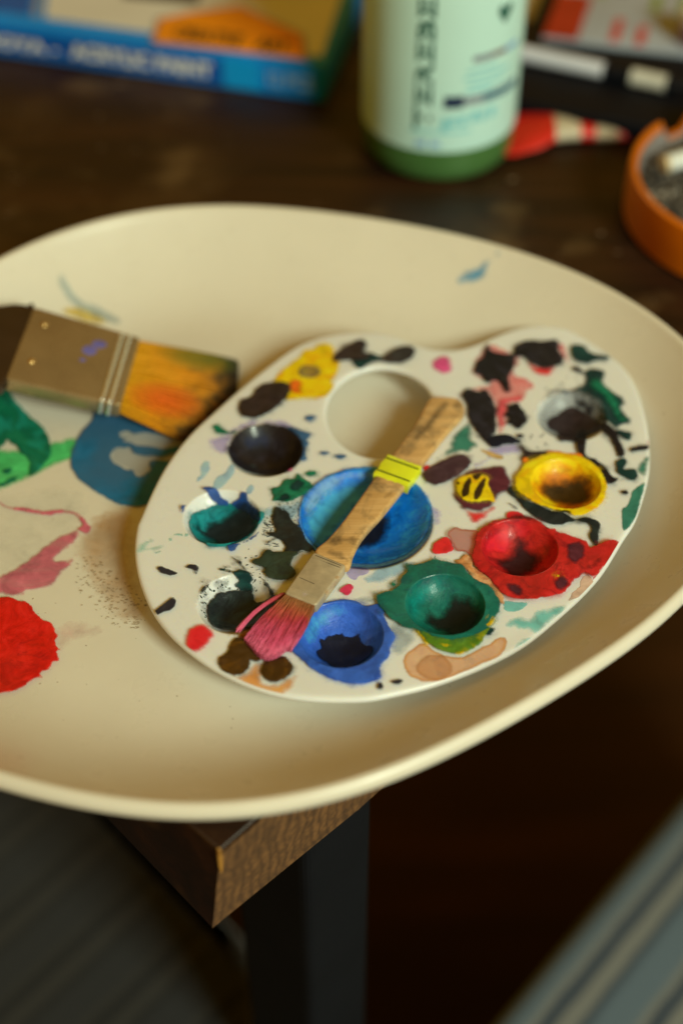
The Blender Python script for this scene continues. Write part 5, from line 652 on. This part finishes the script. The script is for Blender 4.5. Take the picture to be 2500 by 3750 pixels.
# ------------------------------------------------------------------ the palette
pal = thing('paint_palette', (10, 345, ZF), 'white plastic thumb-hole palette with paint filled wells, inside the cream tray', 'palette')
OUT = polyline(catmull(OUTLINE, 1.3), 1.2)
_k = np.exp(-.5*(np.arange(-9, 10)/3.2)**2); _k /= _k.sum()
OUT = sum(w_*np.roll(OUT, j, 0) for j, w_ in zip(range(-9, 10), _k)); OUT = OUT[::1]
HOL = catmull(HOLE, 1.3)
def plate():
    P = []; lp = []; s0 = 0
    def put(q, loop=True):
        nonlocal s0
        if loop: lp.append((s0, len(q)))
        P.append(np.asarray(q)); s0 += len(q)
    no, nh = normals(OUT), -normals(HOL)
    put(OUT); put(HOL)
    for d in (.35, .9, 1.8): put(OUT+no*d, False)
    for d in (.3, .8, 1.6): put(HOL+nh*d, False)
    for wx, wy, R, dp in WELLS:
        n = int(R*4)
        for f_ in (1.035, 1.0, .985, .96, .9, .82, .72, .6, .47, .33, .18):
            k = max(8, int(n*f_)); put([(wx+R*f_*math.cos(2*math.pi*i/k), wy+R*f_*math.sin(2*math.pi*i/k)) for i in range(k)], f_ == 1.0)
        put([(wx, wy)], False)
    gx, gy = np.meshgrid(np.arange(-85, 130, 2.4), np.arange(255, 445, 2.4)); g = np.stack([gx.ravel(), gy.ravel()], 1)
    g = g[inside(g, OUT) & ~inside(g, HOL)]; g = g[(dist(g, OUT) > 2.6) & (dist(g, HOL) > 2.4)]
    for wx, wy, R, dp in WELLS: g = g[np.hypot(g[:, 0]-wx, g[:, 1]-wy) > R*1.035+.9]
    put(g, False)
    v, f = cdt(np.concatenate(P), lp); cen = np.array([v[list(t)].mean(0) for t in f]); ok = inside(cen, OUT) & ~inside(cen, HOL); f = [t for t, k in zip(f, ok) if k]
    d = np.minimum(dist(v, OUT), dist(v, HOL)); z = fpal(v); e = np.clip(1-d/1.5, 0, 1); z = z-1.1*(1-np.sqrt(np.maximum(0, 1-e*e)))
    V = [(a, b, c) for (a, b), c in zip(v, z)]; n = len(V); F = []; cnt = {}
    fz = fpal(v)-2.5+1.0*np.clip(1-d/1.2, 0, 1)*.5
    V += [(a, b, c) for (a, b), c in zip(v, fz)]
    for t in f:
        a, b, c = v[list(t)]; t = t if (b[0]-a[0])*(c[1]-a[1])-(b[1]-a[1])*(c[0]-a[0]) > 0 else t[::-1]; t = tuple(t)
        F.append(t); F.append(tuple(i+n for i in t[::-1]))
        for i in range(3): cnt[(t[i], t[(i+1) % 3])] = 1
    for (a, b) in list(cnt):
        if (b, a) not in cnt: F.append((b, a, a+n, b+n))
    return V, F
mk('plate', *plate(), MAT['palette'], pal)
clip = [(OUT+normals(OUT)*.35, True), (HOL-normals(HOL)*.35, False)]
for i, (m, k, l, p) in enumerate(PAL_PAINT):
    if k in 'wf' and m in HALO:
        q = catmull(p, 2.); q = q-normals(q)*1.7; blob('paint_wash', q, [], fpal, 'h', l-.35, m, pal, clip, 1., i+200)
    blob(stain_name(k), p, [], fpal, k, l, m, pal, clip, None, i)
specks(SPECK_DARK, fpal, 'blackgreen', pal, .12)
specks(SPECK_OLIVE, fpal, 'olive', pal, .13)
# ------------------------------------------------------------------ strands for bristles
def strands(lines, r, nseg=5, sag=0.):
    V = []; F = []; U = []
    for (p0, p1, bend) in lines:
        p0, p1 = Vector(p0), Vector(p1); d = (p1-p0).normalized(); a = d.cross(Vector((0, 0, 1))).normalized(); b = a.cross(d); o = len(V)
        for k in range(nseg+1):
            t = k/nseg; c = p0+(p1-p0)*t+Vector(bend)*math.sin(math.pi*t)+Vector((0, 0, sag*math.sin(math.pi*t))); rr = r*(1 if t < .7 else 1-(t-.7)/.3*.6)
            for j in range(3):
                an = 2*math.pi*j/3; V.append(tuple(c+a*rr*math.cos(an)+b*rr*math.sin(an))); U.append(t)
        for k in range(nseg):
            for j in range(3):
                q = (j+1) % 3; F.append((o+k*3+j, o+k*3+q, o+k*3+3+q, o+k*3+3+j))
    return V, F, U
def bristle_mat(name, stops, vary, scale=(900, 900, 900), extra=None):
    t = NT(name); u = t.add('ShaderNodeAttribute', attribute_name='u').outputs['Fac']; v = t.coord()
    uu = t.math('ADD', u, t.mrange(t.noise(v, 160, 3), .3, .7, -.12, .12))
    col = t.ramp(uu, [(p, alb(c)) for p, c in stops])
    if extra: col = extra(t, v, u, col)
    col = t.mix(t.mrange(t.noise(v, 700, 2), .35, .7, 0, vary), col, (0.02, .008, .004, 1))
    t.link(col, t.b.inputs['Base Color']); t.set(Roughness=.6); return t.m
# ------------------------------------------------------------------ small wooden brush across the palette
sb = thing('paint_brush', (5, 345, 16), 'small flat brush with bare wooden handle, yellow tape and pink bristles on the palette', 'brush', 'paint brushes')
hw = wood('brush_bare_wood', (172,126,60), (198,152,84), (212,170,102), math.radians(-58), 1.6, .55)
_c = hw.b.inputs['Base Color'].links[0].from_socket; _v = hw.coord((1, 1, 1))
hw.link(hw.mix(hw.mrange(hw.noise(_v, 75, 6, .7, .5), .48, .66, 0, .7), _c, alb((80,66,40))), hw.b.inputs['Base Color'])
hand = [(32.8,402.5),(35.4,404.3),(42.8,403.6),(45.2,401.3),(46,397.2),(44.8,393.3),(38.7,384.2),(28.3,366.7),(21.5,355),(14.2,342.8),(8.4,334.1),(5.8,329.1),(4,324.2),(1.4,317.8),(-8.8,324.4),(-4.7,331),(-.2,338.1),(6.2,350.1),(12.8,362.9),(19,373.6),(27.4,389.6)]
mk('handle', *slab(catmull(hand, 1.2), 17.0, 20.5, 1.1), hw.m, sb)
tape = simple('yellow_tape', (206,206,28), .35, .12, 90)
ax = np.array((22.6-17.45, 368.85-359.05)); ax = ax/np.linalg.norm(ax); pr = np.array((ax[1], -ax[0])); tcn_ = np.array((20.0, 363.9))
def strip(c, half_len, half_w, z0, z1, jag=0):
    q = [c-ax*half_len-pr*half_w, c-ax*half_len+pr*half_w, c+ax*half_len+pr*half_w, c+ax*half_len-pr*half_w]; q = polyline(q, 1.2)
    if jag: q = np.array([p+np.array((random.uniform(-jag, jag), random.uniform(-jag, jag))) for p in q])
    return slab(q, z0, z1, .25, rings=2)
tb = mk('tape_band', *strip(tcn_, 5.7, 6.75, 16.8, 20.85, .3), tape, sb, True, 'bright yellow tape with two black lines round the handle')
blk = simple('black_print', (22,22,16), .5)
for s in (-3.3, 3.7): mk('tape_line', *strip(tcn_+ax*s, .24, 6.5, 20.8, 20.92), blk, tb)
fer = simple('ferrule_grimy_tin', (172,150,104), .5, .34, 95, .2, .5)
FT = np.array([(-9.4,324.1),(1.6,318.1),(-8.3,300.3),(-18.8,305.7)])
fe = mk('ferrule', *slab(rounded(FT, 1.3, 1.2), 16.7, 21.2, .7, rings=3), fer, sb); sharp(fe, 50)
dk = simple('ferrule_dark_seam', (60,46,30), .5)
for k in (.13, .84):
    a = FT[0]+(FT[3]-FT[0])*k; b = FT[1]+(FT[2]-FT[1])*k; d = (b-a)/np.linalg.norm(b-a)
    mk('crimp', *tube((*(a+d*1.2), 21.15), (*(b-d*1.2), 21.15), .26, n=8), fer, fe)
for k, e in ((.06, .0), (.10, .03), (.62, -.02)):
    a = FT[0]+(FT[3]-FT[0])*(k+e); b = FT[1]+(FT[2]-FT[1])*k; d = (b-a)/np.linalg.norm(b-a)
    mk('crease', *tube((*(a+d*1.3), 21.16), (*(b-d*(1.2 if k < .5 else 5)), 21.16), .13, n=6), dk, fe)
PC.update(smudge=(58,50,34), rust=(190,140,70), pinkdab=(206,180,150)); ALPHA.update(smudge=.45, rust=.7, pinkdab=.8)
def on_brush(pts, key, z, i): return blob('smudge', pts, [], lambda q: np.full(len(q), z), 's', 0, key, sb, None, .5, i)
on_brush([(40.5,398.5),(37.5,400.8),(31,390.5),(25.8,381),(27.5,379),(33.5,386.5)], 'smudge', 20.46, 400)
on_brush([(43.5,402.2),(45.3,398),(42.5,396.5),(41,400)], 'smudge', 20.46, 401)
on_brush([(-5.5,328.5),(-2.5,332.4),(1,331.6),(4.2,332.2),(6.2,330.2),(5,327.6),(1.5,328.6),(-2,326.8)], 'smudge', 20.46, 402)
on_brush([(-6,324.6),(-2,325.3),(2.5,322),(3,319.6),(-1,321)], 'smudge', 20.46, 403)
on_brush([(15,352),(18,353.6),(17.5,350.8),(14.8,349.6)], 'smudge', 20.46, 404)
on_brush([(-13.2,305.8),(-11.6,306.4),(-11.3,304.9),(-12.8,304.2)], 'pinkdab', 21.17, 405)
on_brush([(-5.4,306.4),(-4.4,307.2),(-4,305.2),(-5,304.6)], 'rust', 21.17, 406)
on_brush([(-2,312.2),(-.9,312.8),(-.8,311.4)], 'rust', 21.17, 407)
pinkm = bristle_mat('bristles_pink', [(0, (140,84,36)), (.22, (168,78,42)), (.42, (176,52,52)), (.75, (200,74,92)), (1, (214,100,110))], .2)
L = []
for i in range(1500):
    s = random.random(); a = FT[3]+(FT[2]-FT[3])*(s*.9+.05); z0 = random.uniform(17.4, 20.7)
    t = min(1, max(0, s+random.uniform(-.1, .1))); e = np.array((-30.6, 288.4))*(1-t)+np.array((-15.6, 284.0))*t+np.array((-.6, -5.6*math.sin(math.pi*min(1, t*1.08))**1.2))
    e = e+np.array((.35, .9))*random.uniform(-.5, 4.5)*(random.random()**2)
    L.append(((*a, z0), (*e, random.uniform(16.9, 18.9)), (random.uniform(-.6, .6), random.uniform(-.6, .6), random.uniform(-.1, .8))))
V, F, U = strands(L, .21); o = mk('bristles', V, F, pinkm, sb, True, None, dict(u=U)); o['kind'] = 'stuff'
L = [((-19.0+random.uniform(-.6,.6), 307.2+random.uniform(-.6,.6), 18.6+random.uniform(-.6,.6)), (-34.1+random.uniform(-.3,1.3), 292.0+random.uniform(-.3,1.4), 17.4+random.uniform(-.2,.5)), (-1.0, .8, .7)) for i in range(22)]
V, F, U = strands(L, .28); o = mk('stray_tuft', V, F, pinkm, sb, True, 'loose tuft of pink bristles splayed off the left side', dict(u=[.3+.7*q for q in U])); o['kind'] = 'stuff'
# ------------------------------------------------------------------ wide brush lying on the tray
_tilt = np.array(WB_TILT)
def tilted(vf): return [tuple(_tilt @ np.array((x, y, z, 1.))) for x, y, z in vf[0]], vf[1]      # the wide brush leans on the tray rim
wb = thing('paint_brush', (-100, 430, 4), 'wide flat brush with tin ferrule, dark handle and orange green bristles on the tray', 'brush', 'paint brushes')
tin = simple('ferrule_dull_tin', (146,122,76), .3, .1, 50, .62, .05)
WQ = np.array([(-127.5,470.6),(-81,451),(-84.5,408.2),(-131.8,424.8)])
wf = mk('ferrule', *tilted(slab(rounded(WQ, 1.9, 1.5), 4.6, 11.5, 1.0, rings=3)), tin, wb); sharp(wf, 60)
wu = (WQ[1]-WQ[0])/np.linalg.norm(WQ[1]-WQ[0])
beadm = simple('ferrule_bright_bead', (222,206,168), .16, .06, 40, .85)
for k in (.835, .905):
    a = WQ[0]+(WQ[1]-WQ[0])*k; b = WQ[3]+(WQ[2]-WQ[3])*k; d = (b-a)/np.linalg.norm(b-a)
    mk('bead', *tilted(tube((*(a+d*1.0), 11.3), (*(b-d*.8), 11.3), 1.05, n=12)), beadm, wf)
    mk('bead', *tilted(tube((*(b-d*.3), 11.4), (*(b+d*.2), 5.2), .95, n=10)), beadm, wf)
bras = simple('nail_brass', (190,150,80), .3, .1, 50, .8)
for x, y in ((-121.2,458.4),(-123,435)): mk('nail', *tilted(lathe([(.01,1.0),(1.0,.8),(1.5,.3),(1.7,-.2)], (x, y, 11.5), 14)), bras, wf)
inkb = simple('stamp_blue_ink', (96,88,128), .5, .3, 300)
for x, y, w_, h_ in ((-101,442,6,6),(-97.5,446,6,5),(-103,436,3,2)):
    mk('ink_smudge', *tilted(slab(catmull([(x-w_/2,y),(x-w_/4,y+h_/2),(x+w_/3,y+h_/3),(x+w_/2,y-h_/4),(x,y-h_/2)], 1), 11.3, 11.56, .05, rings=1)), inkb, wf)
dkh = simple('handle_dark_lacquer', (44,27,12), .4, .2, 40)
hq = catmull([(-126.8,470.3),(-130.5,472.6),(-136,473.2),(-144,471.5),(-165,470),(-205,477),(-250,492),(-300,505),(-303,485),(-255,463),(-205,449),(-165,432),(-143,420.5),(-136,423.2),(-131,424.8)], 2)
mk('handle', *tilted(slab(hq, 4.9, 11.2, 1.6, rings=4)), dkh, wb)
def wextra(t, v, u, col):
    sx = t.add('ShaderNodeSeparateXYZ'); t.link(v, sx.inputs[0])       # local metres from (-100, 430, 4)
    d1 = t.math('ADD', t.math('POWER', t.math('MULTIPLY', t.math('ADD', sx.outputs[0], -.0325), 75.), 2.), t.math('POWER', t.math('MULTIPLY', t.math('ADD', sx.outputs[1], .0205), 105.), 2.))
    col = t.mix(t.mrange(d1, .0, 1.3, .85, 0), col, alb((226,86,6)))
    d2 = t.math('ADD', t.math('POWER', t.math('MULTIPLY', t.math('ADD', sx.outputs[0], -.043), 70.), 2.), t.math('POWER', t.math('MULTIPLY', t.math('ADD', sx.outputs[1], -.007), 130.), 2.))
    return t.mix(t.mrange(d2, .1, 1.5, .75, 0), col, alb((84,98,14)))
wbm = bristle_mat('bristles_orange', [(0, (206,140,2)), (.5, (214,134,2)), (.76, (168,104,6)), (.93, (78,52,10)), (1, (44,30,10))], .2, extra=wextra)
L = []
for i in range(1900):
    s = random.random(); a = WQ[1]+(WQ[2]-WQ[1])*(s*.92+.04); z0 = random.uniform(5.4, 10.8)
    T = [(-37.4,437.8),(-37.0,415.5),(-53.0,391.0)]; s2 = min(1, max(0, s+random.uniform(-.03,.03)))
    e = np.array(T[0])*(1-s2/.5)+np.array(T[1])*s2/.5 if s2 < .5 else np.array(T[1])*(1-(s2-.5)/.5)+np.array(T[2])*(s2-.5)/.5
    e = e-wu*abs(random.gauss(0, 1.6)); L.append(((*a, z0), (*e, 5.0+(z0-5.4)*.9+random.uniform(-.5,.5)), (0, random.uniform(-.5,.5), random.uniform(0,.6))))
V, F, U = strands(L, .4, 4); V, F = tilted((V, F)); o = mk('bristles', V, F, wbm, wb, True, None, dict(u=U)); o['kind'] = 'stuff'
# ------------------------------------------------------------------ paint box, top left
bx = thing('paint_box', (-95, 700, 0), 'blue cardboard acrylic paint box with orange badge at the upper left', 'box')
bc = np.array((-8.3, 651.6)); bu = np.array((-.9615, .2747)); bv = np.array((.20, .98)); BH = 21.
blue = simple('box_blue_card', (0,116,164), .5, .1, 30); dblue = simple('box_dark_blue_card', (0,74,130), .5, .15, 30); cream = simple('box_cream_print', (196,186,150), .55, .06, 20)
lblue = simple('box_bright_blue_print', (0,132,196), .5, .08, 30); oran = simple('box_orange_print', (216,124,10), .5, .1, 30); greyp = simple('box_grey_print', (120,120,112), .5, .2, 30)
whitep = simple('box_white_print', (214,224,224), .5, .05, 30); dimp = simple('box_dim_print', (124,156,164), .5, .1); dkp = simple('box_dark_print', (30,22,8), .6, .2)
mk('carton', *box(bc, bu, bv, 250, 170, 0.3, BH, .9), blue, bx); 
mk('front_panel', *slab(polyline([bc+bu*48-bv*.35, bc+bu*249-bv*.35, bc+bu*249+bv*.3, bc+bu*48+bv*.3], 20), 2.2, BH-4.5, .1, rings=1), dblue, bx, False, 'darker blue front band')
mk('front_panel', *slab(polyline([bc+bu*34-bv*.4, bc+bu*54-bv*.4, bc+bu*54+bv*.3, bc+bu*34+bv*.3], 20), 2.0, BH-3, .1, rings=1), lblue, bx, False, 'bright blue square on the box front')
def on_top(pts, z0, z1, m, name, label=None, par=bx): return mk(name, *slab(polyline(pts, 4), z0, z1, .08, rings=1), m, par, False, label)
on_top([(-10,661),(-154.5,701.5),(-160,760),(5,760)], BH-.2, BH+.25, cream, 'top_panel', 'cream panel printed on the box top')
on_top([(-158,702.4),(-161.5,703.4),(-168,780),(-162,780)], BH-.2, BH+.3, greyp, 'top_stripe')
on_top([(-163,704),(-240,726),(-246,790),(-170,780)], BH-.2, BH+.3, dblue, 'top_panel', 'dark blue panel at the left of the box top')
on_top([(-117,724),(-76,716.5),(-74,735),(-118,740)], BH-.1, BH+.45, dkp, 'window_strip')
BQ = [(-95.5,675.5),(-95,698.5),(-78.5,706.0),(-53.5,712.8),(-20.4,682),(-18.6,657.5)]
on_top([(-97.2,674.6),(-96.7,699.8),(-79,707.8),(-53,715),(-18.6,683),(-16.6,656)], BH+.2, BH+.5, greyp, 'badge_border')
badge = on_top(BQ, BH+.3, BH+.8, oran, 'badge', 'orange house-shaped badge')
def flat_place(o, u, v, lu, lv, z):
    o, u, v = [np.array(q, float) for q in (o, u, v)]
    return lambda a, b: (*(o+u*a*lu+v*b*lv), z)
bd = -bu
lettering('CREATIVE '.strip(), flat_place((-86.5,679), bd, bv, 36, 13, BH+.95), dkp, badge)
lettering('ART', flat_place((-44.5,667), bd, bv, 17.5, 13, BH+.95), dkp, badge)
def front_place(u0, lu, z0, lz): return lambda a, b: (*(bc+bu*(u0-a*lu)-bv*.75), z0+b*lz)
lettering('AKR\u0130L\u0130K BOYA - ', front_place(243, 98, 5.2, 9.2), whitep, bx)
lettering('ACRYLIC PAINT', front_place(138, 78, 5.2, 8.6), whitep, bx)
lettering('12 PCS', front_place(30, 24, 6.2, 8.0), dimp, bx)
# ------------------------------------------------------------------ bottle
bo = thing('paint_bottle', (46.5, 613, 0), 'white labelled bottle of green liquid standing behind the tray', 'bottle')
grn = simple('bottle_green', (66,98,42), .3, .1, 20); lab = simple('bottle_label_paper', (180,214,200), .5, .04, 15)
BR = 36.5; bc3 = (46.5, 613, 0)
mk('bottle_body', *lathe([(.01,.2),(30,.2),(33.5,1.2),(35.6,4),(36.3,9),(BR,14),(BR,150),(35,158),(29,167),(20,173),(15,176),(15,182),(.01,182)], bc3, 72), grn, bo)
mk('label', *lathe([(BR-.3,18.4),(BR+.35,18.4),(BR+.35,147),(BR-.3,147)], bc3, 96), lab, bo)
mk('cap', *lathe([(14,179),(17,179),(17.5,181),(17.5,200),(16.5,202),(.01,202)], bc3, 40), whitep, bo)
dg = simple('print_dark_green', (40,84,62), .5, .15); navy = simple('print_navy', (26,40,58), .5, .1); pgr = simple('print_pale_green', (120,180,160), .5, .1); rdp = simple('print_dull_red', (110,72,72), .5, .2)
navy2 = simple('print_faded_navy', (52,84,92), .5, .1); midg = simple('print_mid_green', (70,128,104), .5, .1)
def cyl(phi, z, r=BR+.45): return (bc3[0]+r*math.sin(phi), bc3[1]-r*math.cos(phi), z)
def on_label(name, p0, p1, z0, z1, m, label=None, n=16, r=BR+.5):
    V = [cyl(math.radians(p0+(p1-p0)*i/n), z, r) for i in range(n+1) for z in (z0, z1)]
    V += [cyl(math.radians(p0+(p1-p0)*i/n), z, r-.3) for i in range(n+1) for z in (z0, z1)]; k = 2*(n+1)
    F = [(2*i, 2*i+2, 2*i+3, 2*i+1) for i in range(n)]+[(2*i, k+2*i, k+2*i+2, 2*i+2) for i in range(n)]+[(2*i+1, 2*i+3, k+2*i+3, k+2*i+1) for i in range(n)]
    return mk(name, V, F, m, bo, True, label)
lettering('TEREBENT\u0130N', lambda a, b: cyl(math.radians(-9-b*17), 29.5+a*112), dg, bo, 'dark green lettering running up the label')
on_label('printed_band', -1, 13, 41, 47, navy); on_label('printed_band', 13, 28, 42, 46, greyp); on_label('printed_band', 28, 64, 42, 46.2, navy2)
on_label('printed_band', 18, 33, 62.5, 65.5, greyp); on_label('printed_band', 33, 46, 63, 65.5, rdp); on_label('printed_band', 46, 60, 63, 65.8, dimp)
for z, a, b in ((58,14,40),(54.5,12,52),(51,16,46),(48.2,14,35)): on_label('fine_print', a, b, z, z+1.1, pgr)
for a, b, z, h in ((-2,3,30,6),(4,9,32,4.5),(11,16,32,5),(19,25,33,5),(27,31,32.5,5.5),(34,40,33,5)): on_label('fine_print', a, b, z, z+h, pgr)
on_label('printed_line', -24, 20, 28.4, 29.6, pgr)
on_label('fine_print', -20, -12, 21, 24, dimp); on_label('fine_print', -9, -2, 21.2, 24, dimp)
hp = [(.0,-1),(.55,-.35),(.95,.3),(.8,.85),(.4,.95),(0,.55),(-.4,.95),(-.8,.85),(-.95,.3),(-.55,-.35)]
mk('heart_mark', [cyl(math.radians(42+7*x), 82+4.6*y, BR+.6) for x, y in hp]+[cyl(math.radians(42), 82.5, BR+.62)], [(i, (i+1) % 10, 10) for i in range(10)], dg, bo, False)
# ------------------------------------------------------------------ black case with a colour card, pen, tube, jar
blackm = simple('black_plastic', (8,9,11), .5, .2, 30, spec=.2)
cs = thing('storage_case', (130, 670, 0), 'flat black case behind the bottle carrying a colour card and a pen', 'case')
cu_ = np.array((.935, -.355)); cv_ = np.array((.268, .963)); cp = np.array((79., 637.))
mk('case_body', *box(cp, cu_, cv_, 190, 170, .4, 12, 2.), blackm, cs)
mk('case_rim', *box(cp+cu_*6+cv_*41, cu_, cv_, 180, 5, 11.8, 14, .8), blackm, cs)
cardo = thing('colour_card', (140, 700, 12), 'printed card with a red end and red and green bars on the black case', 'card')
ku = np.array((.972, -.235)); kv = np.array((.275, .961)); kp = np.array((104.5, 693.5))
wp = simple('card_grey_white', (148,148,134), .5, .08, 30); rp = simple('card_red', (150,36,14), .5, .15, 60); rb = simple('card_bar_red', (172,62,50), .5, .1); gb = simple('card_bar_green', (120,132,52), .5, .1); nb = simple('card_bar_navy', (40,48,64), .5)
mk('sheet', *box(kp, ku, kv, 95, 90, 12.1, 15, .3), wp, cardo)
mk('red_end', *box(kp+ku*.2+kv*.2, ku, kv, 18, 50, 14.8, 15.4, .1), rp, cardo, False, 'solid red end of the card')
for u_, v_, l_, m_ in ((34,3,25,rb),(47,2,21,rb),(50,40,22,gb),(65,40,22,gb),(30,58,14,nb),(20,52,8,gb)): mk('printed_bar', *box(kp+ku*u_+kv*v_, ku, kv, 5, l_, 14.9, 15.3, .05), m_, cardo, False)
pen = thing('marker_pen', (125, 660, 12), 'white barrelled marker pen with black grip lying on the black case', 'pen')
a = np.array((84., 676.5)); b = np.array((172., 637.5)); d = (b-a)/np.linalg.norm(b-a)
whp = simple('pen_white', (196,190,182), .35, .05); crm = simple('pen_cream', (178,168,134), .35, .1)
def pt(q): return (*(a+d*q), 16.3)
mk('barrel', *tube(pt(0), pt(52), 4.1, n=20), whp, pen); mk('grip', *tube(pt(52), pt(66), 3.9, n=20), blackm, pen)
mk('cap', *tube(pt(66), pt(84), 4.2, n=20), crm, pen); mk('tip', *tube(pt(84), pt(98), 3.8, 2, n=16), blackm, pen)
st = thing('paint_tube', (105, 620, 0), 'red and white striped tube tapering to the right of the bottle', 'tube')
rt = simple('tube_red', (196,34,20), .38, .12, 60); wt = simple('tube_cream', (176,156,112), .42, .1, 60)
SEC = [(72,0,21.8,2.2,621),(84,0,21.2,3.2,620),(96,0,17.5,5.,620.5),(104,0,13.2,6.4,621),(110,0,10,6.4,620),(116.5,0,7.0,5.6,618.8),(121,0,6.,5.,618.4),(124,0,5.6,4.8,618.3),(131,0,5.2,4.4,618.2),(135,0,4.6,4,618.2),(140,0,4,3.6,618.3),(147,0,2.2,2.2,618.5)]
def band(i0, i1, m):
    V = []; F = []; n = 20; q = SEC[i0:i1+1]
    for x, _, hw_, hh, y in q:
        V += [(x, y+hw_*math.cos(2*math.pi*j/n), .6+hh+hh*math.sin(2*math.pi*j/n)) for j in range(n)]
    for k in range(len(q)-1):
        for j in range(n): r = (j+1) % n; F.append((k*n+j, k*n+r, (k+1)*n+r, (k+1)*n+j))
    F.append(tuple(range(n))); F.append(tuple((len(q)-1)*n+j for j in range(n-1, -1, -1)))
    mk('tube_band', V, [tuple(reversed(f)) for f in F], m, st)
SEC = [(x, 0, w_*(.95 if x < 98 else .8), h_*.72, y-1) for x, _, w_, h_, y in SEC]
band(0, 3, rt); band(3, 5, wt); band(5, 7, rt); band(7, 9, wt); band(9, 11, rt)
jr = thing('small_jar', (184, 686, 12), 'small dull pink jar with cream lid at the upper right edge', 'jar')
mk('jar_body', *lathe([(.01,.2),(9.5,.2),(10.5,1),(10.5,13),(9.5,14)], (184,688,12), 32), simple('jar_pink', (120,84,72), .4), jr)
mk('lid', *lathe([(9.8,13.6),(9.8,19),(8.8,20),(.01,20)], (184,688,12), 32), simple('jar_lid', (205,180,140), .4), jr)
pp = thing('paper_sheet', (100, 770, 0), 'folded pale paper lying behind the bottle', 'paper')
mk('sheet', *slab(polyline([(82,742),(112,738),(128,800),(92,812)], 6), .4, 1.2, .1, rings=1), cream, pp, False)
mk('fold', *slab(polyline([(88,752),(116,750),(127,796),(96,806)], 6), 1.4, 2.0, .1, rings=1), cream, pp, False)
# ------------------------------------------------------------------ ashtray
AC = (191.3, 548.8, 0)
ast = thing('ashtray', AC, 'round orange ashtray with a notched rim at the right edge', 'ashtray')
org = simple('ashtray_orange', (196,96,2), .38, .08, 20)
na = math.atan2(NOTCH[1]-548.8, NOTCH[0]-191.3)
def notch(r, z, t):
    d = abs((t-na+math.pi) % (2*math.pi)-math.pi)
    if z > 14 and d < .17: z = 14+(z-14)*(.1+.9*max(0, (d-.09)/.08))
    return r, z
inner = simple('ashtray_inner_soot', (128,116,96), .6, .25, 50)
mk('ashtray_wall', *lathe([(58.6,7),(58.4,14),(58.3,20),(58.6,23.8),(59.4,25),(60.6,25.2),(61.9,24.4),(62.4,21.5),(62.6,12),(62.2,2),(60.6,.4),(.01,.4)], AC, 160, notch), org, ast)
mk('inner_bowl', *lathe([(.01,6),(45,6),(52,7),(56.6,10),(58.,15),(58.2,22.5)], AC, 120, notch), inner, ast)
ashm = NT('cigarette_ash'); v = ashm.coord(); n = ashm.noise(v, 240, 6, .7)
ashm.link(ashm.ramp(n, [(.36, alb((14,12,10))), (.5, alb((62,54,40))), (.64, alb((176,160,124)))]), ashm.b.inputs['Base Color']); ashm.set(Roughness=.95); ashm.bump(n, .8, .003)
V = []; F = []; nr, nt = 16, 64
for i in range(nr+1):
    for j in range(nt):
        r = 56*i/nr; t = 2*math.pi*j/nt; x, y = AC[0]+r*math.cos(t), AC[1]+r*math.sin(t)
        V.append((x, y, 13.5+noise.noise((x*.12, y*.12, 3))*2.6+noise.noise((x*.4, y*.4, 9))*1.4))
for i in range(nr):
    for j in range(nt): k = (j+1) % nt; F.append((i*nt+j, (i+1)*nt+j, (i+1)*nt+k, i*nt+k))
P_ = []
for i in range(170):
    r = 54*math.sqrt(random.random()); t = random.uniform(0, 6.28); x, y = AC[0]+r*math.cos(t), AC[1]+r*math.sin(t); s = random.uniform(.8, 2.6); a_ = random.uniform(0, 6.28)
    z = 15; u_ = Vector((math.cos(a_), math.sin(a_), random.uniform(-.3,.3)))*s*1.6; v_ = Vector((-math.sin(a_), math.cos(a_), random.uniform(-.3,.3)))*s; c_ = Vector((x, y, z+s*.4)); h_ = Vector((0, 0, s*.8))
    P_.append(([tuple(c_+u_), tuple(c_+v_), tuple(c_-u_), tuple(c_-v_), tuple(c_+h_), tuple(c_-h_)], [(0,1,4),(1,2,4),(2,3,4),(3,0,4),(1,0,5),(2,1,5),(3,2,5),(0,3,5)]))
o = mk('ash', *join([(V, F)]+P_), ashm.m, ast); o['kind'] = 'stuff'
pap = simple('cigarette_paper', (206,200,166), .7, .05); filt = simple('cigarette_filter', (206,178,118), .7, .2, 300); burnt = simple('burnt_tip', (40,34,28), .9)
cb = thing('cigarette_butt', (160, 566, 11), 'white cigarette butt lying on the ash in the orange ashtray', 'cigarette')
p0 = Vector((146.5, 565, 19)); p1 = Vector((182, 580, 21)); dd = (p1-p0).normalized()
mk('paper', *tube(p0+dd*2.2, p1, 4.1, n=20), pap, cb); mk('end', *tube(p0, p0+dd*2.2, 3.9, n=20), filt, cb); mk('filter', *tube(p1, p1+dd*14, 4.05, n=20), filt, cb)
